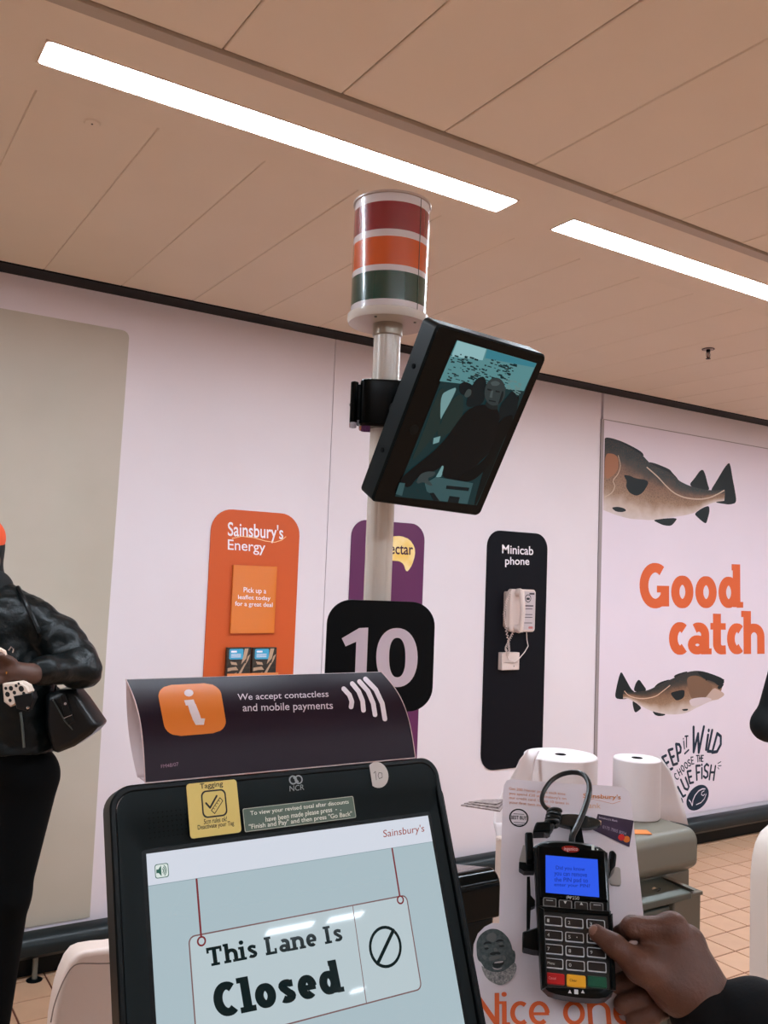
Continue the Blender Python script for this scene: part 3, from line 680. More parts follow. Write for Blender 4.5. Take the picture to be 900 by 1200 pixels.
# hand-drawn lettering
SF = {'K': [[(0, 0), (0, 1)], [(1, 1), (.1, .45), (1, 0)]], 'E': [[(1, 1), (0, 1), (0, 0), (1, 0)], [(0, .5), (.8, .52)]], 'P': [[(0, 0), (0, 1), (.75, .95), (1, .75), (.8, .5), (0, .42)]],
      'I': [[(.5, 0), (.5, .75)], [(.5, .97), (.5, 1)]], 'T': [[(.5, 0), (.5, 1)], [(0, .97), (1, 1)]], 'W': [[(0, 1), (.22, 0), (.5, .75), (.72, 0), (1, 1.05)]], 'L': [[(0, 1), (0, 0), (.9, .02)]],
      'D': [[(0, 0), (.05, 1), (.7, .9), (1, .5), (.7, .1), (0, 0)]], 'C': [[(1, .9), (.5, 1), (0, .6), (.05, .2), (.5, 0), (1, .1)]], 'H': [[(0, 0), (0, 1)], [(1, 0), (1, 1)], [(0, .5), (1, .55)]],
      'O': [[(.5, 0), (0, .3), (.05, .8), (.5, 1), (1, .75), (.95, .25), (.5, 0)]], 'S': [[(.95, .9), (.5, 1), (.05, .8), (.2, .55), (.85, .42), (.95, .15), (.5, 0), (0, .12)]],
      'U': [[(0, 1), (.05, .2), (.5, 0), (.95, .2), (1, 1)]], 'B': [[(0, 0), (0, 1), (.8, .9), (.7, .55), (0, .5)], [(.7, .55), (1, .3), (.8, .03), (0, 0)]], 'F': [[(1, 1), (0, 1), (0, 0)], [(0, .5), (.75, .53)]]}
def hand_letters(items, wpx):
    mb = MB()
    for ch, cx, cy, w, h, ang in items:      # crop pixels, 10x, origin 780,840; ang = clockwise lean in degrees
        t = math.radians(ang)
        for st in SF[ch]:
            L = []
            for a, b in st:
                x = (a-.5)*w; y = -(b-.5)*h; L.append((780+(cx+x*math.cos(t)-y*math.sin(t))/10, 840+(cy+x*math.sin(t)+y*math.cos(t))/10))
            mb.stroke(fpts(FPo, L, .0048), wpx*.00475, .0048)
    return mb
M_ink = ink((20, 40, 58))
hand_letters([('W', 375, 270, 120, 290, 5), ('I', 490, 270, 20, 230, 8), ('L', 540, 285, 40, 250, 12), ('D', 610, 315, 75, 230, 14)], 4.3).build('hand_lettering', M_ink, ps, FPo, smooth=0)
hand_letters([('P', 160, 415, 50, 200, -8), ('E', 85, 470, 50, 180, -18), ('E', 20, 540, 50, 170, -26), ('K', -50, 620, 60, 170, -34)], 3.7).build('hand_lettering', M_ink, ps, FPo, smooth=0)
for it in (('I', 215, 315, 14, 120, -6), ('T', 245, 290, 34, 130, 0)): hand_letters([it], 2.1).build('hand_lettering', M_ink, ps, FPo, smooth=0)
hand_letters([('H', 165, 650, 30, 75, -25), ('O', 200, 605, 30, 75, -22), ('O', 240, 570, 32, 75, -18), ('S', 277, 540, 30, 75, -14), ('E', 315, 512, 25, 80, -8), ('C', 125, 700, 30, 75, -30), ('T', 375, 490, 26, 75, -3), ('H', 403, 487, 20, 70, 0), ('E', 432, 487, 20, 70, 4)], 1.6).build('hand_lettering', M_ink, ps, FPo, smooth=0)
hand_letters([('F', 385, 655, 45, 165, -3), ('I', 425, 640, 14, 160, 0), ('S', 475, 635, 50, 165, 4), ('H', 548, 655, 50, 165, 8), ('E', 290, 705, 42, 140, -12), ('U', 232, 790, 60, 140, -22), ('L', 190, 870, 36, 130, -28), ('B', 150, 960, 55, 130, -34)], 3.1).build('hand_lettering', M_ink, ps, FPo, smooth=0)
mb = MB()
def k6(L): return fpts(FPo, [(780+a/10, 840+b/10) for a, b in L], .0048)
mb.stroke(k6([(225, 432), (270, 388)]), .012, .0048)
for a in ([(612, 548), (648, 525)], [(618, 575), (652, 572)], [(612, 595), (625, 612)]): mb.stroke(k6(a), .006, .0048)
mb.build('hand_marks', M_ink, ps, FPo, smooth=0)
c0 = fpx(FPo, 780+37.5, 840+94.8, .0048)
MB().flat(fpts(FPo, circ(817.5, 934.8, 16.6, 36, 11.2, math.radians(-56)), .0048), .0048).build('fish_badge', M_ink, ps, FPo, smooth=0)
mb = MB()
def k7(L): return fpts(FPo, [(780+a/10, 840+b/10) for a, b in L], .0052)
mb.stroke(k7([(275, 975), (295, 1000), (312, 1040), (320, 980), (345, 920), (385, 870), (430, 845), (462, 845)]), .007, .0052)
mb.stroke(k7([(452, 868), (425, 885), (420, 912), (440, 925), (458, 905)]), .005, .0052)
mb.stroke(k7([(475, 905), (455, 960), (415, 1005), (360, 1030)]), .005, .0052)
mb.build('badge_lines', ink((225, 214, 226)), ps, FPo, smooth=0)

# ================================================================== POLE WITH BEACON
PR = 1.40
pd = ray(444, 650); pxy = Vector((pd.x, pd.y)).normalized()*PR; PXx, PYy = pxy.x, pxy.y
_off = -.004
def pz(x, y):                          # height on the pole axis seen at this pixel
    r = ray(x, y); t = PR/math.hypot(r.x, r.y); return 1.6+r.z*t
pole = thing('beacon_pole', 'white metal pole topped by a red, orange and green banded beacon', 'pole light', T(PXx, PYy, 0))
M_pole = mat('pole_enamel', (205, 196, 186), rough=.22, spec=.6)
ztop = pz(454, 381)
pr = .0215; pp = []
for k in range(48):                    # lightly fluted tube
    a = 2*math.pi*k/48; r = pr*(1-.05*(k % 6 == 0)); pp.append((r*math.cos(a), r*math.sin(a)))
MB().prism(pp, .0, ztop).build('pole', M_pole, pole, smooth=30)
MB().lathe([(.0218, ztop-.02), (.024, ztop-.018), (.024, ztop), (.0218, ztop)], n=32).build('collar', mat('collar_metal', (150, 138, 124), rough=.3, metal=.4), pole)
MB().lathe([(.001, .0), (.09, .0), (.09, .008), (.022, .016)], n=32).build('base_flange', M_pole, pole)
RB = .0608
MB().lathe([(.001, ztop), (RB+.002, ztop), (RB+.004, ztop+.004), (RB+.004, ztop+.013), (RB, ztop+.015), (.001, ztop+.015)], n=48).build('beacon_base', M_pole, pole)
zz = [pz(457, y) for y in (371.5, 363.5, 331.5, 324.8, 293, 285, 253.5, 243.5)]
zs0 = ztop+.015
zb = [zs0]+zz[1:7]+[zz[7]]
cols = ['beacon_white', 'beacon_green', 'beacon_white', 'beacon_orange', 'beacon_white', 'beacon_red', 'beacon_white']
mm = {'beacon_white': mat('beacon_white', (205, 196, 198), rough=.25, spec=.6, coat=1), 'beacon_green': mat('beacon_green', (12, 62, 54), rough=.2, coat=1),
      'beacon_orange': mat('beacon_orange', (198, 80, 26), rough=.25, coat=1), 'beacon_red': mat('beacon_red', (132, 26, 38), rough=.25, coat=1)}
for c_, z0, z1 in zip(cols, zb[:-1], zb[1:]):
    MB().lathe([(RB-.004, z0), (RB, z0), (RB, z1), (RB-.004, z1)], n=64).build('band', mm[c_], pole, label=c_.split('_')[1]+' band')
MB().lathe([(RB+.0008, zb[-1]-.001), (RB+.0022, zb[-1]), (RB+.0022, zb[-1]+.003), (RB-.002, zb[-1]+.004), (.001, zb[-1]+.0035)], n=64).build('cap', mat('beacon_cap', (168, 150, 140), rough=.3), pole)
for a, r in ((215, .05), (300, .048), (60, .05)):
    MB().lathe([(.001, -.0015), (.0022, -.0015), (.0022, 0)], (r*math.cos(math.radians(a)), r*math.sin(math.radians(a)), ztop), 10).build('screw', M_greyd, pole)
t_ = math.radians(-75)
MB().box(-.0002, -.0004, 0, .0006, .0004, zb[-1]-zb[0]).build('seam', M_greyd, pole, T(PXx, PYy, zb[0]) @ Matrix.Rotation(t_, 4, 'Z') @ T(RB+.0001, 0, 0), smooth=0)

# ---- number sign
SD = PR-.055
X10 = (math.cos(math.radians(-24)), math.sin(math.radians(-24)), 0)
o10 = at(444.5, 768, SD); F10 = frame(o10, X10, (0, 0, 1))
q = [fpx(F10, 381.5, 765), fpx(F10, 508, 770), fpx(F10, 450, 704), fpx(F10, 440, 833)]
x0, x1, y1, y0 = q[0][0], q[1][0], q[2][1], q[3][1]
ns = thing('lane_number_sign', 'black rounded square sign with white number 10 on the pole', 'sign', F10)
MB().prism(rr(x0, y0, x1, y1, .037, 10), -.003, .003).build('board', mat('sign_black', (6, 8, 11), rough=.45, spec=.1), ns, bevel=.0008)
M_dig = mat('sign_digit', (222, 208, 222), rough=.4)
MB().flat(fpts(F10, [(400.5, 748), (421, 736), (431.5, 735.5), (428.5, 813), (415, 813), (417.5, 752), (405, 757.5)], .0036), .0036).build('digit_one', M_dig, ns, F10, smooth=0)
def sup(cx, cy, rx, ry, e, n=40):
    return [(cx+rx*math.copysign(abs(math.cos(t))**e, math.cos(t)), cy+ry*math.copysign(abs(math.sin(t))**e, math.sin(t))) for t in [2*math.pi*k/n for k in range(n)]]
MB().ring(fpts(F10, sup(465.2, 770.6, 24.2, 34.6, .92), .0036), fpts(F10, sup(465.6, 770.6, 9.6, 23.2, .85), .0036), .0030, .0036).build('digit_zero', M_dig, ns, F10, smooth=0)
mb = MB(); mb.box(-.012, -.03, -.04, .012, .03, -.003); mb.build('bracket', M_black, ns, F10 @ T(.004, 0, 0), bevel=.002)

# ---- customer monitor
Xm = (.9983, .0495, -.0315); Ym = (.0516, -.4856, .8726)
Fm = frame(Vector((.7506, .9872, 1.8123)), Xm, Ym)
q = fpts(Fm, [(513, 379), (641.7, 416.7), (561.7, 605), (435, 588)])
mw = (q[1][0]-q[0][0]+q[2][0]-q[3][0])/4; mh = (q[0][1]-q[3][1]+q[1][1]-q[2][1])/4
mx_, my_ = sum(p[0] for p in q)/4, sum(p[1] for p in q)/4
Fm = Fm @ T(mx_, my_, 0)
mo = thing('security_monitor', 'tilted black security monitor on the pole showing a live shop picture', 'monitor', Fm)
MB().prism(rr(-mw, -mh, mw, mh, .008, 5), -.034, 0, inset=.0025).build('housing', M_teal, mo, smooth=30)
MB().prism(rr(-mw+.0025, -mh+.0025, mw-.0025, mh-.0025, .007, 5), 0, .0012).build('front_glass', M_blackg, mo, smooth=0)
MB().prism(rr(-mw*.72, -mh*.6, mw*.72, mh*.6, .015, 5), -.05, -.034).build('rear_cover', M_teal, mo, bevel=.004)
for v in (.5, -.45): MB().lathe([(.001, 0), (.0035, 0), (.0035, .0012), (.001, .0013)], n=12).build('screw', M_void, mo, Fm @ T(-mw, v*mh, -.017) @ Matrix.Rotation(-math.pi/2, 4, 'Y'))
MB().flat(circ(-mw*.76, -mh*.12, .0075, 20), .0015).build('sensor', mat('sensor_glass', (9, 16, 17), rough=.3, spec=.1), mo, smooth=0)
ZM = .0016
def pm(L, z=ZM): return fpts(Fm, [(450+a/4.5, 380+b/4.5) for a, b in L], z)
scr = MB().flat(pm([(385, 84), (805, 206), (490, 955), (58, 908)]), ZM).build('display', glow('cctv_bg', (20, 50, 54), .8), mo, Fm, smooth=0)
def cctv(name, polys, rgb, z, s=1.0):
    mt = glow('cctv_%02x%02x%02x' % rgb, rgb, s)
    if len(polys) > 5:
        mb = MB()
        for L in polys: mb.flat(pm(L, z), z)
        mb.build(name, mt, scr, Fm, smooth=0)['kind'] = 'stuff'
    else:
        for L in polys: MB().flat(chaikin(pm(L, z)) if len(L) > 4 else pm(L, z), z).build(name, mt, scr, Fm, smooth=0)
cctv('ceiling_picture', [[(385, 84), (805, 206), (738, 352), (293, 300)]], (92, 146, 150), ZM+.0002, .8)
cctv('bright_ceiling', [[(388, 86), (540, 130), (520, 190), (355, 170)]], (150, 196, 200), ZM+.0003, .8)
cctv('blue_sign', [[(545, 132), (803, 207), (793, 228), (532, 178)]], (58, 132, 148), ZM+.0003, .8)
random.seed(3)
blk, lt = [], []
for k in range(190):
    x = random.uniform(330, 760); y = 165+(x-330)*.2+random.uniform(-30, 130)
    if y > 330 or x > 330+(430-(y-84)*.48) or x < 385-(y-84)*.42: continue
    w_, h_ = random.uniform(5, 26), random.uniform(3, 9)
    blk.append([(x, y), (x+w_, y+w_*.28), (x+w_-2, y+h_+w_*.28), (x-2, y+h_)])
for k in range(26):
    x = random.uniform(620, 715); y = 270+(x-620)*.5+random.uniform(-10, 60); lt.append([(x, y), (x+16, y+6), (x+14, y+12), (x-2, y+6)])
cctv('shelf_clutter', blk, (16, 38, 42), ZM+.0004)
cctv('shelf_goods', lt, (120, 160, 160), ZM+.0004, .6)
cctv('dark_crowd', [[(480, 290), (530, 270), (545, 330), (520, 430), (430, 440), (440, 380)], [(650, 380), (680, 345), (712, 400), (690, 500), (600, 520), (610, 430)]], (10, 22, 26), ZM+.0006)
cctv('coat_customer', [[(395, 365), (420, 380), (415, 470), (400, 540), (300, 600), (275, 580), (300, 520), (340, 420)], [(298, 330), (330, 360), (300, 500), (290, 560), (130, 750), (200, 590), (260, 420)]], (38, 58, 56), ZM+.0007, .6)
cctv('customer_hair', [[(395, 318), (425, 300), (470, 320), (462, 360), (440, 380), (398, 366)]], (10, 20, 24), ZM+.0008)
cctv('customer_face', [[(440, 340), (462, 345), (460, 372), (440, 388), (420, 378)]], (70, 84, 84), ZM+.0009, .6)
cctv('floor_patch', [[(300, 370), (345, 345), (388, 330), (350, 410), (310, 480), (296, 510)], [(262, 600), (298, 590), (290, 622), (258, 632)], [(315, 730), (330, 742), (300, 805), (272, 808)], [(425, 800), (500, 760), (548, 705), (540, 740), (490, 800), (440, 815)]], (124, 166, 168), ZM+.0008, .75)
cctv('man_coat', [[(520, 420), (600, 440), (612, 500), (585, 620), (555, 680), (500, 730), (450, 790), (410, 830), (300, 810), (320, 735), (270, 775), (180, 800), (130, 870), (80, 830), (110, 790), (300, 640), (420, 470), (460, 440)]], (6, 10, 13), ZM+.0010)
cctv('right_dark', [[(738, 352), (490, 955), (470, 950), (600, 520), (660, 420)]], (6, 18, 20), ZM+.0005, .7)
cctv('man_legs', [[(610, 500), (690, 470), (660, 560), (560, 740), (470, 830), (380, 830), (420, 780), (500, 740), (555, 680), (585, 620)]], (4, 8, 10), ZM+.0011)
mb = MB(); mb.flat(fpts(Fm, [(x, y) for x, y in circ(450+585/4.5, 380+355/4.5, 12.2, 24, 16.5, math.radians(8))], ZM+.0012), ZM+.0012)
mb.build('man_face', glow('cctv_face', (50, 62, 64), .75), scr, Fm, smooth=0)
cctv('man_neck', [[(545, 400), (600, 425), (600, 450), (560, 450), (530, 425)]], (30, 40, 42), ZM+.00115, .6)
cctv('face_light', [[(560, 305), (590, 297), (615, 310), (600, 325), (570, 325)], [(565, 350), (576, 350), (570, 388), (556, 385)]], (86, 100, 102), ZM+.0013, .6)
cctv('face_features', [[(545, 338), (568, 344), (566, 352), (545, 347)], [(588, 348), (612, 354), (610, 361), (588, 357)], [(552, 398), (590, 405), (588, 412), (554, 406)], [(625, 345), (632, 365), (618, 410), (600, 425), (610, 395)]], (16, 24, 28), ZM+.0014)
cctv('man_hand', [[(170, 830), (190, 790), (230, 775), (275, 778), (262, 800), (225, 812), (260, 850), (240, 852), (205, 830), (180, 842)]], (66, 80, 82), ZM+.0013, .6)
cctv('till_picture', [[(275, 805), (470, 838), (440, 948), (290, 930)], [(275, 805), (290, 930), (225, 880), (215, 840)], [(82, 835), (112, 838), (95, 905), (62, 895)]], (62, 96, 100), ZM+.0012, .7)
cctv('till_details', [[(330, 850), (450, 862), (446, 880), (326, 868)], [(345, 905), (400, 912), (392, 945), (335, 938)], [(240, 890), (262, 888), (292, 930), (262, 930)]], (12, 22, 26), ZM+.0014)
# clamp between the pole and the monitor
clz = pz(433, 476)
cl = MB(); cl.prism(rr(-.040, -.036, .034, .034, .012, 5), clz-.037, clz+.037)
clo = cl.build('clamp', M_blackg, mo, T(PXx, PYy, 0) @ Matrix.Rotation(math.radians(-30), 4, 'Z'), bevel=.004)
MB().prism(rr(-.055, -.032, -.043, .030, .006, 4), clz-.032, clz+.032).build('clamp_jaw', M_blackg, mo, T(PXx, PYy, 0) @ Matrix.Rotation(math.radians(-30), 4, 'Z'), bevel=.004)
MB().prism(rr(-.044, -.028, -.039, .028, .002, 2), clz-.028, clz+.028).build('clamp_spacer', M_black, mo, T(PXx, PYy, 0) @ Matrix.Rotation(math.radians(-30), 4, 'Z'))
a = Vector((PXx, PYy, clz)); b = Fm @ Vector((0, -.01, -.05))
MB().tube([a+(b-a)*.15, b], .014, 12).build('arm', M_black, mo, Matrix.Identity(4))
MB().ball(a+Vector((-.045, .022, .0)), .006, 6).build('knob', M_black, mo, Matrix.Identity(4))
MB().tube([a+Vector((.02, -.02, .03)), a+Vector((.035, -.03, .045)), b+Vector((-.05, .0, .02))], .003, 6).build('lead', M_black, mo, Matrix.Identity(4))

# ================================================================== KIOSK
KT = math.radians(21.9)
FK = frame((.2656, .7845, 1.3487), (1, 0, 0), (0, math.sin(KT), math.cos(KT)))     # screen glass, origin at its top left corner
ki = thing('checkout_kiosk', 'black self-checkout terminal with a lit touchscreen reading This Lane Is Closed', 'self checkout', T(.43, .85, 0))
SWd, SHt = .304, .232
bx0 = fpx(FK, 123, 1000, -.012)[0]; by1 = fpx(FK, 505, 887, .008)[1]; bx1 = fpx(FK, 534, 1000, .012)[0]; by0 = -SHt-.05
print('bezel', bx0, by1, bx1)
outer = rr(bx0, by0, bx1, by1, .020, 8)
inner = rr(-.004, -SHt-.004, SWd+.004, .004, .004, 8)
MB().ring(outer, rr(bx0+.006, by0+.006, bx1-.006, by1-.006, .016, 8), -.014, .0088).build('bezel_rim', M_black, ki, FK, bevel=.0015)
# sloped front between the rim and the glass
def loopz(L, z): return [(x, y, z) for x, y in L]
mid = rr(-.022, -SHt-.02, SWd+.02, .030, .012, 8)
L0 = loopz(rr(bx0+.006, by0+.006, bx1-.006, by1-.006, .016, 8), .0085); L1 = loopz(mid, .0075); L2 = loopz(rr(-.018, -SHt-.016, SWd+.016, .024, .010, 8), .005); L3 = loopz(inner, .0005)
n = len(L0); bz = MB(); bz.add(L0+L1+L2+L3, [(k*n+i, k*n+(i+1) % n, (k+1)*n+(i+1) % n, (k+1)*n+i) for k in range(3) for i in range(n)])
bz.build('bezel', M_teal, ki, FK)
MB().prism(rr(bx0+.012, by0+.012, bx1-.012, by1-.012, .014, 6), -.055, -.0141, inset=.004).build('rear_shell', M_black, ki, FK)
MB().prism(rr(.04, -.2, SWd-.04, -.02, .02, 6), -.12, -.055).build('rear_housing', M_black, ki, FK, bevel=.006)
mb = MB()
for i in range(13):
    for j in range(6): mb.flat(circ(bx0+.034+.0042*i, by1-.026-.0042*j, .0007, 6), .0084)
mb.build('speaker_holes', M_void, ki, FK, smooth=0)['kind'] = 'stuff'
MB().tube([FK @ Vector((SWd/2, -.12, -.13)), Vector((.42, .98, 1.10)), Vector((.42, .99, .79))], .03, 14).build('neck', M_black, ki, Matrix.Identity(4))
MB().box(.10, .88, 0, .60, 1.10, .80).build('cabinet', mat('cabinet_grey', (60, 62, 62), rough=.45), ki, Matrix.Identity(4), bevel=.015)
# screen
sc_ = glow('screen_lower', (176, 196, 204), 1.0)
G = .0008
MB().prism(rr(-.012, -SHt-.012, SWd+.012, .012, .003, 3), -.010, .0003).build('screen_gasket', M_black, ki, FK, smooth=0)
disp = MB().flat([(0, -SHt), (SWd, -SHt), (SWd, 0), (0, 0)], .0006).build('display', mat('screen_sheet', (2, 3, 3), rough=.03, spec=.25, emit=(174, 194, 202), estr=.92), ki, FK, smooth=0)
hv0 = fpx(FK, 172, 1040, .0008)[1]; hv1 = fpx(FK, 504, 985.5, .0008)[1]; hv = (hv0+hv1)/2
MB().flat([(0, hv), (SWd, hv), (SWd, 0), (0, 0)], G).build('header_bar', mat('screen_header', (2, 3, 3), rough=.03, spec=.25, emit=(214, 220, 232), estr=.95), disp, FK, smooth=0)
MB().flat([(0, hv-.0004), (SWd, hv-.0004), (SWd, hv+.0002), (0, hv+.0002)], G+.0001).build('divider', glow('scr_line', (140, 160, 168)), disp, FK, smooth=0)
E_red = glow('scr_maroon', (120, 50, 54)); E_blk = glow('scr_black', (12, 28, 30)); E_plate = mat('screen_plate', (2, 3, 3), rough=.03, spec=.25, emit=(186, 202, 208), estr=.95); E_gry = glow('scr_grey', (120, 92, 92))
KZ = .0011
lettering("Sainsbury's", FK, disp, glow('scr_brand', (150, 66, 50)), (449.5, 984), (497.5, 977), (449, 972.5), w=KZ, bold=.0)
# hanging plate
pq = fpts(FK, [(222.5, 1100), (478, 1045), (492.5, 1158), (228, 1230)], KZ)
px0 = (pq[0][0]+pq[3][0])/2; px1 = (pq[1][0]+pq[2][0])/2; py1 = (pq[0][1]+pq[1][1])/2; py0 = fpx(FK, 493, 1160, KZ)[1]
print('plate', pq, px0, px1, py1, py0, 'hv', hv0, hv1)
MB().flat(rr(px0, py0, px1, py1, .006, 5), KZ).build('hanging_plate', E_plate, disp, FK, smooth=0)
mb = MB(); mb.ring(rr(px0, py0, px1, py1, .006, 5), rr(px0+.0012, py0+.0012, px1-.0012, py1-.0012, .005, 5), KZ+.0001, KZ+.0002)
dv = fpx(FK, 413, 1063, KZ)[0]; mb.flat([(dv, py0), (dv+.0008, py0), (dv+.0008, py1), (dv, py1)], KZ+.0002); mb.build('plate_outline', E_gry, disp, FK, smooth=0)
for (ax, ay, cx, cy) in ((231.5, 1030, 236, 1103), (460.5, 992, 469, 1054.5)):
    c1 = fpx(FK, cx, cy, KZ); mb = MB(); mb.flat([(c1[0]-.0009, c1[1]+.003), (c1[0]+.0009, c1[1]+.003), (c1[0]+.0009, hv), (c1[0]-.0009, hv)], KZ+.0003)
    mb.ring(circ(c1[0], c1[1], .0042, 18), circ(c1[0], c1[1], .0027, 18), KZ+.0002, KZ+.0004)
    mb.build('hanging_cord', E_red, disp, FK, smooth=0)
heavy("This Lane Is", FK, disp, E_blk, (244, 1133), (402, 1102.5), (241, 1109.5), KZ+.0004, .31, slab=True, sp=.20)
heavy("Closed", FK, disp, E_blk, (253.5, 1194), (404, 1162), (247, 1152), KZ+.0004, .38, slab=True, sp=.13)
cc = fpx(FK, 451.5, 1109.5, KZ); er = .0185
mb = MB(); mb.ring(circ(*cc, er, 32), circ(*cc, er-.0028, 32), KZ+.0003, KZ+.0004); mb.stroke([(cc[0]-er*.62, cc[1]-er*.68), (cc[0]+er*.62, cc[1]+er*.68)], .0036, KZ+.0005)
mb.build('no_entry_symbol', E_blk, disp, FK, smooth=0)
# speaker button
s0 = fpx(FK, 182, 1030, KZ); s1 = fpx(FK, 197, 1011, KZ)
MB().flat(rr(s0[0], s0[1], s1[0], s1[1], .002, 3), KZ).build('sound_button', glow('scr_btn', (216, 226, 222)), disp, FK, smooth=0)
mb = MB(); mb.ring(rr(s0[0], s0[1], s1[0], s1[1], .002, 3), rr(s0[0]+.0006, s0[1]+.0006, s1[0]-.0006, s1[1]-.0006, .0018, 3), KZ+.0001, KZ+.0002)
cx, cy = (s0[0]+s1[0])/2-.001, (s0[1]+s1[1])/2
mb.flat([(cx-.004, cy-.0015), (cx-.002, cy-.0015), (cx+.0005, cy-.0045), (cx+.0005, cy+.0045), (cx-.002, cy+.0015), (cx-.004, cy+.0015)], KZ+.0003)
for r in (.002, .0036, .0052): mb.stroke([(cx+.0008+r*math.cos(t)*.8, cy+r*math.sin(t)) for t in (-.9, -.45, 0, .45, .9)], .0007, KZ+.0003)
mb.build('sound_symbol', glow('scr_green', (50, 96, 84)), disp, FK, smooth=0)
# logo, stickers
M_lg = ink((150, 158, 160)); SZ = .0092
def kp(x, y, w=SZ): return fpx(FK, x, y, w)
mb = MB(); c1 = kp(343.5, 914); c2 = kp(350, 913.5)
for c_, dx in ((c1, 1), (c2, -1)): mb.ring(circ(c_[0], c_[1], .0044, 20), circ(c_[0], c_[1], .0031, 20), SZ-.0002, SZ)
mb.stroke([(c1[0]+.001, c1[1]+.002), (c2[0]-.001, c2[1]-.002)], .0016, SZ+.0001)
mb.build('maker_logo', M_lg, ki, FK, smooth=0)
lettering("NCR", FK, ki, M_lg, (339.5, 927.5), (356.5, 925.5), (339.3, 921), w=SZ, bold=.0)
q = [kp(217.5, 919), kp(276, 913), kp(284, 975), kp(224, 983)]
M_yel = mat('yellow_sticker', (214, 192, 108), rough=.6)
cxs = (q[0][0]+q[1][0]+q[2][0]+q[3][0])/4
st = MB().prism(rr((q[0][0]+q[3][0])/2, (q[2][1]+q[3][1])/2, (q[1][0]+q[2][0])/2, (q[0][1]+q[1][1])/2, .003, 3), .0085, .0092).build('sticker', M_yel, ki, FK, smooth=0, label='yellow sticker headed Tagging')
Kd = ink((30, 30, 24))
lettering("Tagging", FK, st, Kd, (234.5, 926.5), (261.5, 923), (234, 918.5), w=.0094, bold=.012)
c_ = kp(251, 941.5); e = .0122
mb = MB(); mb.ring(rr(c_[0]-e, c_[1]-e, c_[0]+e, c_[1]+e, .005, 5), rr(c_[0]-e+.0014, c_[1]-e+.0014, c_[0]+e-.0014, c_[1]+e-.0014, .004, 5), .0093, .0094)
mb.stroke([(c_[0]-.008, c_[1]+.001), (c_[0]-.0045, c_[1]-.0035), (c_[0]+.003, c_[1]+.0065)], .0017, .0095)
mb.stroke([(c_[0]-.0035, c_[1]-.006), (c_[0]+.006, c_[1]+.0045), (c_[0]+.0085, c_[1]+.0015), (c_[0]-.0005, c_[1]-.009), (c_[0]-.0035, c_[1]-.006)], .0007, .0095)
for t in (.2, .4, .6, .8): mb.stroke([(c_[0]-.0035+.0095*t, c_[1]-.006+.0105*t), (c_[0]-.002+.0095*t, c_[1]-.0072+.0105*t)], .0005, .0095)
mb.build('icon', Kd, st, FK, smooth=0)
lettering("5cm rules ok!", FK, st, Kd, (239, 966), (266, 962.3), (238.8, 960), w=.0094, bold=.01)
lettering("Deactivate your Tag", FK, st, Kd, (232, 974), (274.5, 968.5), (231.5, 967), w=.0094, bold=.01)
q = [kp(284.5, 948.5), kp(414, 932), kp(417, 957.5), kp(287, 976)]
st2 = MB().prism(rr((q[0][0]+q[3][0])/2, (q[2][1]+q[3][1])/2, (q[1][0]+q[2][0])/2, (q[0][1]+q[1][1])/2, .0015, 3), .0085, .009).build('sticker', mat('green_label', (62, 84, 68), rough=.45), ki, FK, smooth=0, label='green printed instruction label')
mb = MB(); a_ = rr((q[0][0]+q[3][0])/2, (q[2][1]+q[3][1])/2, (q[1][0]+q[2][0])/2, (q[0][1]+q[1][1])/2, .0015, 3)
mb.ring(a_, rr((q[0][0]+q[3][0])/2+.0006, (q[2][1]+q[3][1])/2+.0006, (q[1][0]+q[2][0])/2-.0006, (q[0][1]+q[1][1])/2-.0006, .0012, 3), .0090, .0092)
mb.build('border', ink((170, 176, 160)), st2, FK, smooth=0)
Wt = ink((220, 222, 206))
lettering("To view your revised total after discounts", FK, st2, Wt, (293.5, 957), (409, 943), (293, 950.5), w=.0093, bold=.008)
lettering("have been made please press  -  ,", FK, st2, Wt, (311.5, 965), (400, 951.5), (311, 957.3), w=.0093, bold=.008)
lettering("\"Finish and Pay\" and then press \"Go Back\"", FK, st2, Wt, (292, 973.5), (413, 957.5), (291.5, 966), w=.0093, bold=.008)
c_ = kp(442.5, 908); rd = MB().flat([p for p in circ(c_[0], c_[1], .0132, 28) if p[0] > c_[0]-.0085], .0092)
rdo = rd.build('sticker', mat('round_sticker', (190, 184, 180), rough=.6), ki, FK, smooth=0, label='round white sticker with handwritten 10')
mb = MB(); pk_ = lambda L: [kp(a, b, .0095) for a, b in L]
mb.stroke(pk_([(438, 906), (440, 904), (441, 914)]), .0006, .0095); mb.stroke(pk_([(444, 905.5), (443, 909), (444.5, 912.5), (448, 911), (447.5, 906), (444, 905.5)]), .0006, .0095)
mb.build('handwriting', ink((70, 70, 70)), rdo, FK, smooth=0)

# ---- curved card on top of the kiosk
top = FK @ Vector((0, by1, .004))
zc = top.z+.0012; yb = top.y
PL = onplane(170, 915, Vector((0, yb, 0)), Vector((0, 1, 0))); PRt = onplane(487, 883, Vector((0, yb, 0)), Vector((0, 1, 0)))
print('card', PL, PRt, 'zc', zc)
cx0, cx1 = PL.x, PRt.x
